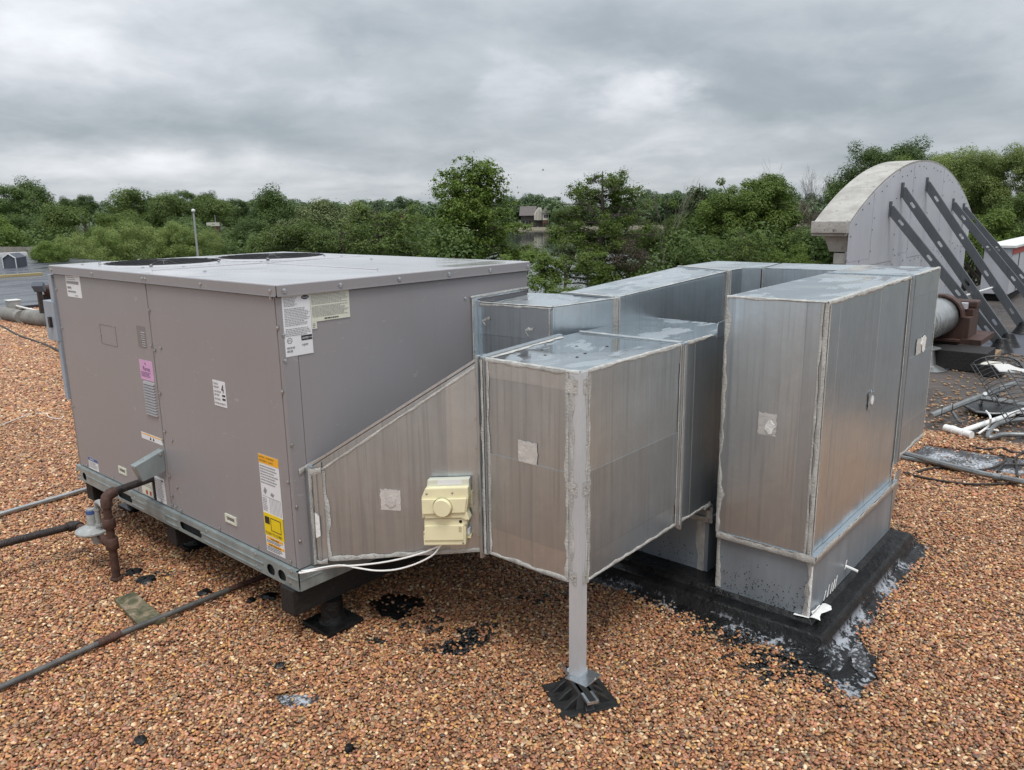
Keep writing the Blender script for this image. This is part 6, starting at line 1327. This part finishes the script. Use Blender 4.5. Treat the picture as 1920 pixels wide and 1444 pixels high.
t, c = broad(51, 12, .40, 95000, .075, 'leaf_bright', 110, .10, .085); VB['cyp_round'] = [('trunk', t), ('crown', c)]
t, c = cypress(24, 12, 34000, .10, 'leaf_dark', tiers=32, prof=lambda f: .36*(1-f)**.8+.04); VB['pine'] = [('trunk', t), ('crown', c)]
t, c = cypress(25, 12, 40000, .10, 'leaf_mid', tiers=30, prof=lambda f: .50*math.sin(math.pi*min(1, .25+f*.68))**.6+.04); VB['cyp_wide'] = [('trunk', t), ('crown', c)]
t, c = broad(31, 12, .55, 70000, .075, 'leaf_light', 150, .05, .085); VB['cotton'] = [('trunk', t), ('crown', c)]
VB['bare1'] = [('trunk', bare(41, 8, 'bark', .42, 6))]; VB['bare2'] = [('trunk', bare(42, 8, 'bark_pale', .36, 6))]
HV = {k: 10 for k in VB}; HV.update({k: 12 for k in ('cyp_a', 'cyp_dead', 'cyp_round', 'pine', 'cyp_wide', 'cotton')}); HV.update(bare1=9.4, bare2=8.5)
WV = {'mid1': .5, 'mid2': .55, 'dark1': .5, 'dark2': .45, 'olive1': .5, 'brown': .5, 'light1': .62, 'light2': .60, 'midlow': .60, 'far1': .5, 'far2': .6, 'far3': .45, 'cotton': .55}
rt_ = random.Random(9)
def plant(var, u, vtop, dist, label, wpx=None, group=None, dz=0):
    pos, h = base(u, vtop, dist); sc = h/(HV[var]*(.97 if var in WV else .97)); sxy = 1.0
    if wpx and var in WV:
        w = wpx/FPX*dist*1.18; cs = min(w/(2*WV[var]*HV[var]), h/(HV[var]*.97)); root = put([], (pos[0], pos[1], pos[2]-.1), 1, rt_.uniform(0, 6.28), label, 'tree', group, 'tree')
        for nm, me, s3, zz_ in (('trunk', VB[var][0][1], (sc*.6, sc*.6, sc*.86), 0), ('crown', VB[var][1][1], (cs*rt_.uniform(.88, 1.12), cs*rt_.uniform(.88, 1.12), cs), h-cs*HV[var]*.97+.1)):
            o = bpy.data.objects.new(nm, me); COL.objects.link(o); o.parent = root; o.scale = s3; o.location = (0, 0, zz_); o['_org'] = [0, 0, 0]
        return root
    return put(VB[var], (pos[0], pos[1], pos[2]-.1), sc, rt_.uniform(0, 6.28), label, 'tree', group, 'tree', sxy)
T = [  # variant, u, top v, distance, width in px, label
 ('cyp_a', 884, 298, 60, None, 'tallest bright green bald cypress standing in the middle of the skyline'),
 ('cyp_dead', 1130, 324, 58, None, 'half dead bald cypress with brown twigs right of the lake opening'),
 ('cyp_round', 1425, 308, 62, None, 'broad rounded bright green tree left of the bare trees'),
 ('pine', 1312, 346, 70, None, 'dark pointed pine just left of the broad rounded tree'),
 ('cyp_wide', 705, 384, 50, None, 'wide mid green feathery tree directly left of the tall cypress'),
 ('olive1', 600, 374, 62, 150, 'pale olive green tree with loose crown behind the air conditioner middle'), ('olive1', 668, 376, 70, 110, 'second pale olive tree right beside the first one, slightly smaller'),
 ('dark2', 512, 356, 75, 95, 'dark tall tree with two pointed tops above the second fan grille'), ('dark1', 470, 402, 66, 90, 'dark low tree right of the light pole'),
 ('mid1', 558, 420, 48, 150, 'dusky green lower tree in front of the pale olive tree'), ('cyp_wide', 640, 425, 47, None, 'low dark feathery tree just above the far unit corner'),
 ('light1', 122, 432, 40, 120, 'yellow green bushy tree nearest the unit top left corner'), ('midlow', 88, 446, 37, 75, 'bright green bush at the right end of the lower roof'),
 ('light2', 190, 424, 43, 130, 'yellow green bushy tree second from the left of the front row'), ('light1', 262, 408, 45, 150, 'tallest yellow green bushy tree behind the first fan grille'), ('light2', 325, 414, 44, 110, 'yellow green bushy tree left of the light pole'),
 ('light1', 384, 428, 46, 70, 'smallest yellow green bushy tree right behind the light pole'),
 ('mid1', 120, 388, 62, 140, 'mid green tree above the yellow green row at the left'), ('midlow', 205, 392, 58, 110, 'grass green tree between the left dark trees and the big round tree'), ('mid2', 262, 350, 92, 130, 'large round mid green tree crowning the left skyline'),
 ('mid2', 318, 362, 90, 120, 'mid green tree adjoining the large round one on the right'), ('dark1', 345, 352, 120, 56, 'small dark round tree top behind the large round mid green tree'), ('dark2', 388, 362, 118, 44, 'small dark tree top above the light pole'), ('mid1', 400, 374, 96, 120, 'mid green tree behind the light pole'),
 ('dark1', 440, 368, 150, 50, 'small dark round distant tree left of the dark tall tree'), ('dark2', 48, 340, 88, 100, 'big dark tree at the far left edge of the skyline'), ('dark1', 8, 338, 84, 90, 'dark tree cut by the left edge of the photo'), ('dark1', 30, 392, 66, 110, 'dark layered tree above the board fence'),
 ('pine', 62, 372, 70, None, 'dark conifer above the end of the board fence'), ('dark1', 155, 361, 140, 50, 'small round distant tree between the left dark trees and the big round tree'), ('mid1', 230, 400, 64, 90, 'mid green tree in the gap behind the yellow green row'),
 ('midlow', -20, 395, 55, 120, 'light tree crossing the left edge of the photo'), ('dark2', 125, 372, 120, 40, 'narrow distant tree left of the small round one'), ('dark1', 350, 398, 70, 110, 'dark green tree directly behind the light pole row'),
 ('far1', 714, 371, 190, 52, 'dark distant round tree left of its taller neighbour, left of the cypress'), ('far2', 757, 366, 185, 50, 'taller dark distant round tree next to the cypress left side'), ('mid2', 770, 398, 90, 80, 'mid green tree filling the gap left of the tall cypress'),
 ('dark1', 800, 415, 72, 90, 'dark tree behind the left limbs of the tall cypress'), ('mid1', 1060, 392, 72, 60, 'green tree between lake opening and the half dead cypress'), ('midlow', 1216, 420, 66, 70, 'green tree behind the white dead branches'), ('mid1', 1260, 410, 60, 110, 'bushy mid green tree below the dark pine'),
 ('mid1', 1520, 432, 58, 130, 'mid green tree below the bare trees'), ('cyp_wide', 1392, 430, 50, None, 'low feathery tree in front of the broad rounded tree'), ('midlow', 1485, 450, 50, 110, 'low bright tree beside the broad rounded tree foot'),
 ('brown', 1520, 372, 75, 100, 'grey brown leafless thicket right of the broad rounded tree'), ('brown', 1180, 440, 56, 90, 'dry brown brush right of the half dead cypress'), ('midlow', 1585, 375, 60, 80, 'light green tree at the left shoulder of the arched wall'),
 ('dark2', 1640, 276, 48, 100, 'dark tree behind the left slope of the arched wall'), ('dark2', 1690, 270, 47, 120, 'dark tree above the crown of the arched wall'), ('dark1', 1735, 280, 50, 100, 'dark tree right above the arch top'), ('dark1', 1600, 322, 52, 110, 'dark green tree leaning out left of the arched wall'),
 ('cotton', 1812, 274, 36, 230, 'big pale green cottonwood right of the arched wall'), ('cotton', 1905, 268, 33, 200, 'big pale green cottonwood cut by the right photo edge'), ('midlow', 1850, 380, 30, 170, 'darker green tree below the cottonwoods'),
 ('mid2', 1945, 360, 30, 150, 'green tree at the right edge behind the white parapet block'), ('light2', 1775, 288, 40, 130, 'pale green tree showing at the right shoulder of the arch'),
 ('mid2', 745, 452, 52, 130, 'dim green tree low above the unit top'), ('dark1', 420, 450, 50, 90, 'dark shaded tree low above the unit between the pole and the olive tree'), ('mid1', 500, 445, 50, 110, 'shaded tree low above the second fan grille'), ('mid1', 1330, 450, 56, 120, 'shaded tree low above the return duct'), ('midlow', 20, 430, 60, 110, 'hedge like tree behind the board fence'),
]
for var, u, v, d, wpx, lab in T: plant(var, u, v, d, lab, wpx)
for var, u, v, d, lab, px in (('bare1', 1530, 320, 66, 'bare pale tree with forked top against the sky', 0), ('bare2', 1484, 346, 68, 'leaning bare tree left of the taller bare one', 0), ('bare1', 1568, 322, 72, 'thin bare tree right of the tallest bare one', 0), ('bare2', 1238, 386, 58, 'white dead branches sticking out above the green below the far ridge', 0)):
    plant(var, u, v, d, lab)
# low cypress boughs reaching over the water between unit and duct
for u, v, d, w_, lab in ((1020, 484, 40, 55, 'drooping green bough tip just right of the unit corner'), (1050, 528, 38, 80, 'low green shrub top in front of the water above the return duct'), (985, 476, 44, 60, 'green bough behind the unit corner'), (1100, 475, 52, 110, 'bushy growth at the foot of the half dead cypress')):
    t = at(u, v, d); r = random.Random(int(u)); puffs = []
    for i in range(16): puffs.append(((r.uniform(-.5, .5)*w_/FPX*d, r.uniform(-1, 1), -r.uniform(0, 1.1)), r.uniform(.18, .42), r.random()))
    me = leafmesh('crown', puffs, 9000, .055, 'leaf_bright', int(u), flat=.6, shell=-1)
    hgt = t[2]-GZ; tk = limbs_mesh('trunk', [([V(0, 0, -hgt+.2), V(.2, 0, -hgt*.5), V(0, 0, -.4)], [.12, .08, .03])]+[([V(0, 0, -.9), V(*p[0])], [.03, .01]) for p in puffs[::2]])
    put([('trunk', tk), ('crown', me)], (t[0], t[1], t[2]), 1, 0, lab, 'tree', None, 'sapling')
# far shore: individual trees, then the wood behind them as one mass
k = 0
for u in range(-40, 1960, 34):
    uu = u+rt_.uniform(-12, 12); v0 = 374 if uu < 900 else (370 if uu < 1180 else (356 if uu < 1560 else 352))
    d = rt_.uniform(335, 380); plant(rt_.choice(['far1', 'far2', 'far3']), uu, v0+rt_.uniform(-5, 8), d, 'distant green tree in the treeline beyond the lake', rt_.uniform(34, 58), 'distant trees along the far shore')
for u, v in ((1300, 360), (1265, 355), (1235, 362), (1205, 372), (1340, 352), (1010, 364), (1000, 362), (945, 374), (1030, 372)):
    plant(rt_.choice(['far1', 'far2', 'far3']), u, v, rt_.uniform(330, 350), 'distant green tree in the treeline beyond the lake', 50, 'distant trees along the far shore')
r = random.Random(3); puffs = []
for i in range(520):
    u = r.uniform(-150, 2100); d = r.uniform(322, 430); p = at(u, r.uniform(386, 408), d)
    if 962 < u < 1040 and d < 360: continue
    puffs.append(((p[0], p[1], p[2]-1.0), r.uniform(3.0, 6.0), r.random()))
wd_ = bpy.data.objects.new('far_woods', leafmesh('far_woods', puffs, 60000, .85, 'leaf_far', 5)); COL.objects.link(wd_); tag(wd_, 'continuous dark green woods behind the far shore trees', 'woods', kind='stuff')
r = random.Random(4); puffs = []
for i in range(420):
    u = r.uniform(-120, 880) if i % 2 else r.uniform(1180, 2050); d = r.uniform(52, 76); p = at(u, r.uniform(440, 520), d)
    puffs.append(((p[0], p[1], p[2]), r.uniform(.9, 1.8), r.random()))
uw = bpy.data.objects.new('undergrowth', leafmesh('undergrowth', puffs, 90000, .13, 'leaf_dark', 6)); COL.objects.link(uw); tag(uw, 'dense dark undergrowth between the tree trunks on the near shore', 'undergrowth', kind='stuff')

# house on the far bank
hc = at(1000, 425, 326); hz = terr(hc[0], hc[1])+.7
hs = thing('lake_house', 'half timbered house with dark roof and brick ground floor across the lake', 'house', (hc[0], hc[1], hz))
ru = Vector((CR[0][0], CR[0][1], 0)).normalized(); fu = Vector((CR[2][0], CR[2][1], 0)).normalized(); H0 = V(hc[0], hc[1], hz); px = 326/FPX
def hq(a, b, c): return H0+ru*(a-1000)*px+fu*b+ZP*c        # a is a column, b depth, c height
def hbox(m, a0, b0, c0, a1, b1, c1): return m.hexa([hq(a0, b0, c0), hq(a1, b0, c0), hq(a1, b1, c0), hq(a0, b1, c0)], [hq(a0, b0, c1), hq(a1, b0, c1), hq(a1, b1, c1), hq(a0, b1, c1)])
hbox(MB(), 978, 4, -1, 1018, 14, 5.2).obj('wall', 'shingle', hs)
m = MB(); m.add([hq(974, 2.5, 4.9), hq(1004, 2.5, 4.9), hq(1004, 15, 4.9), hq(974, 15, 4.9), hq(976, 8.5, 8.8), hq(1008, 8.5, 8.8)], [(0, 1, 5, 4), (2, 3, 4, 5), (3, 0, 4), (1, 2, 5)]); m.obj('roof', 'shingle', hs)
m = MB(); m.add([hq(1002, 2, 3.0), hq(1020, 2, 3.0), hq(1020, 2, 5.6), hq(1015, 2, 8.2), hq(1010, 2, 8.2), hq(1002, 2, 5.6), hq(1002, 6, 3.0), hq(1020, 6, 3.0), hq(1020, 6, 5.6), hq(1015, 6, 8.2), hq(1010, 6, 8.2), hq(1002, 6, 5.6)], [(0, 1, 2, 3, 4, 5), (11, 10, 9, 8, 7, 6), (0, 6, 7, 1), (1, 7, 8, 2), (2, 8, 9, 3), (3, 9, 10, 4), (4, 10, 11, 5), (5, 11, 6, 0)]); gb = m.obj('gable_wall', 'plaster', hs)
for i in range(6): hbox(MB(), 1003.5+2.8*i, 1.9, 3.2, 1004.1+2.8*i, 2.0, 5.6+min(i, 5-i)*.9).obj('timber', 'shingle', gb)
hbox(MB(), 1018.5, -.5, -1, 1028, 5, 3.0).obj('bay_wall', 'brick', hs); by = hbox(MB(), 1018, -.8, 3.0, 1028.5, 5, 5.8); by.obj('bay_upper', 'plaster', hs)
m = MB(); m.add([hq(1016.5, -1.4, 5.8), hq(1030, -1.4, 5.8), hq(1030, 6, 5.8), hq(1016.5, 6, 5.8), hq(1023, 2, 8.6)], [(0, 1, 4), (1, 2, 4), (2, 3, 4), (3, 0, 4)]); m.obj('bay_roof', 'shingle', hs)
for c0, c1 in ((.2, 1.9), (3.9, 5.2)):
    for a in (1019.5, 1022.4, 1025.3):
        w_ = hbox(MB(), a, -.95, c0, a+2.1, -.85, c1).obj('window', 'glass', hs)
for a in (981, 987, 993): hbox(MB(), a, 3.85, 1.2, a+3, 3.95, 2.8).obj('window', 'glass', hs)
hbox(MB(), 1019, -.96, -.4, 1027, -.86, .1).obj('white_sill', 'white_paint', hs)
for u, w_, dd, vt, lab, mt in ((742, 34, 200, 392, 'distant low roof with reddish end behind the trees left of the cypress', 'brick'), (1192, 12, 420, 366, 'tiny pale building on the skyline beyond the lake', 'plaster'), (286, 14, 130, 396, 'reddish gable roof glimpsed among the left trees', 'brick')):
    p = at(u, vt, dd); k = dd/FPX; b_ = thing('distant_house', lab, 'house', tuple(p))
    c = V(*p); m = MB(); m.hexa([c-ru*w_/2*k-ZP*4, c+ru*w_/2*k-ZP*4, c+ru*w_/2*k+fu*6-ZP*4, c-ru*w_/2*k+fu*6-ZP*4], [c-ru*w_/2*k-ZP*1.2, c+ru*w_/2*k-ZP*1.2, c+ru*w_/2*k+fu*6-ZP*1.2, c-ru*w_/2*k+fu*6-ZP*1.2]); m.obj('wall', mt, b_)
    m = MB(); m.add([c-ru*w_*.55*k-ZP*1.2-fu*.5, c+ru*w_*.55*k-ZP*1.2-fu*.5, c+ru*w_*.55*k+fu*6.5-ZP*1.2, c-ru*w_*.55*k+fu*6.5-ZP*1.2, c-ru*w_*.45*k+fu*3, c+ru*w_*.45*k+fu*3], [(0, 1, 5, 4), (2, 3, 4, 5), (3, 0, 4), (1, 2, 5)]); m.obj('roof', 'shingle', b_)
# light pole with a globe, brick chimney
p = at(371, 480, 42); lp = thing('light_pole', 'pale metal pole with a round ball top left of the skyline centre', 'pole', (p[0], p[1], GZ))
tp_ = at(364, 398, 42.0); MB().tube([V(p[0], p[1], GZ), V(p[0], p[1], tp_[2])], 1, 10, rs=[.085, .05]).obj('shaft', 'regulator', lp, smooth=True)
MB().lathe((p[0], p[1], tp_[2]-.02), (0, 0, 1), [(0, .04), (.04, .09), (.10, .105), (.15, .09), (.19, .04)], 14).obj('globe', 'white_paint', lp, smooth=True)
p = at(402, 450, 78); ch = thing('brick_chimney', 'slim brick chimney with pale cap rising between the trees', 'chimney', (p[0], p[1], GZ)); zt_ = at(402, 424, 78)[2]
MB().box(p[0]-.35, p[1]-.35, GZ, p[0]+.35, p[1]+.35, zt_).obj('stack', 'brick', ch); MB().box(p[0]-.45, p[1]-.45, zt_, p[0]+.45, p[1]+.45, zt_+.35).obj('cap', 'plaster', ch); MB().tube([V(p[0]+.3, p[1], zt_), V(p[0]+.3, p[1], zt_+1.1)], .05, 6).obj('flue', 'conduit', ch)
# a bird far off
p = V(*at(1018, 319, 70)); bd_ = thing('bird', 'tiny dark bird flying in the grey sky right of the tall cypress', 'bird', tuple(p))
m = MB(); m.lathe(p-ru*.10, ru, [(0, .005), (.05, .035), (.14, .035), (.22, .008)], 8); m.obj('body', 'dark', bd_, smooth=True)
MB().add([p-ru*.03, p+ru*.05, p+ru*.02+ZP*.16-fu*.1], [(0, 1, 2)]).obj('wing', 'dark', bd_, fix=False); MB().add([p-ru*.03, p+ru*.05, p-ru*.04-ZP*.02+fu*.24], [(0, 1, 2)]).obj('wing', 'dark', bd_, fix=False)

for o in bpy.data.objects:
    if '_org' in o: del o['_org']
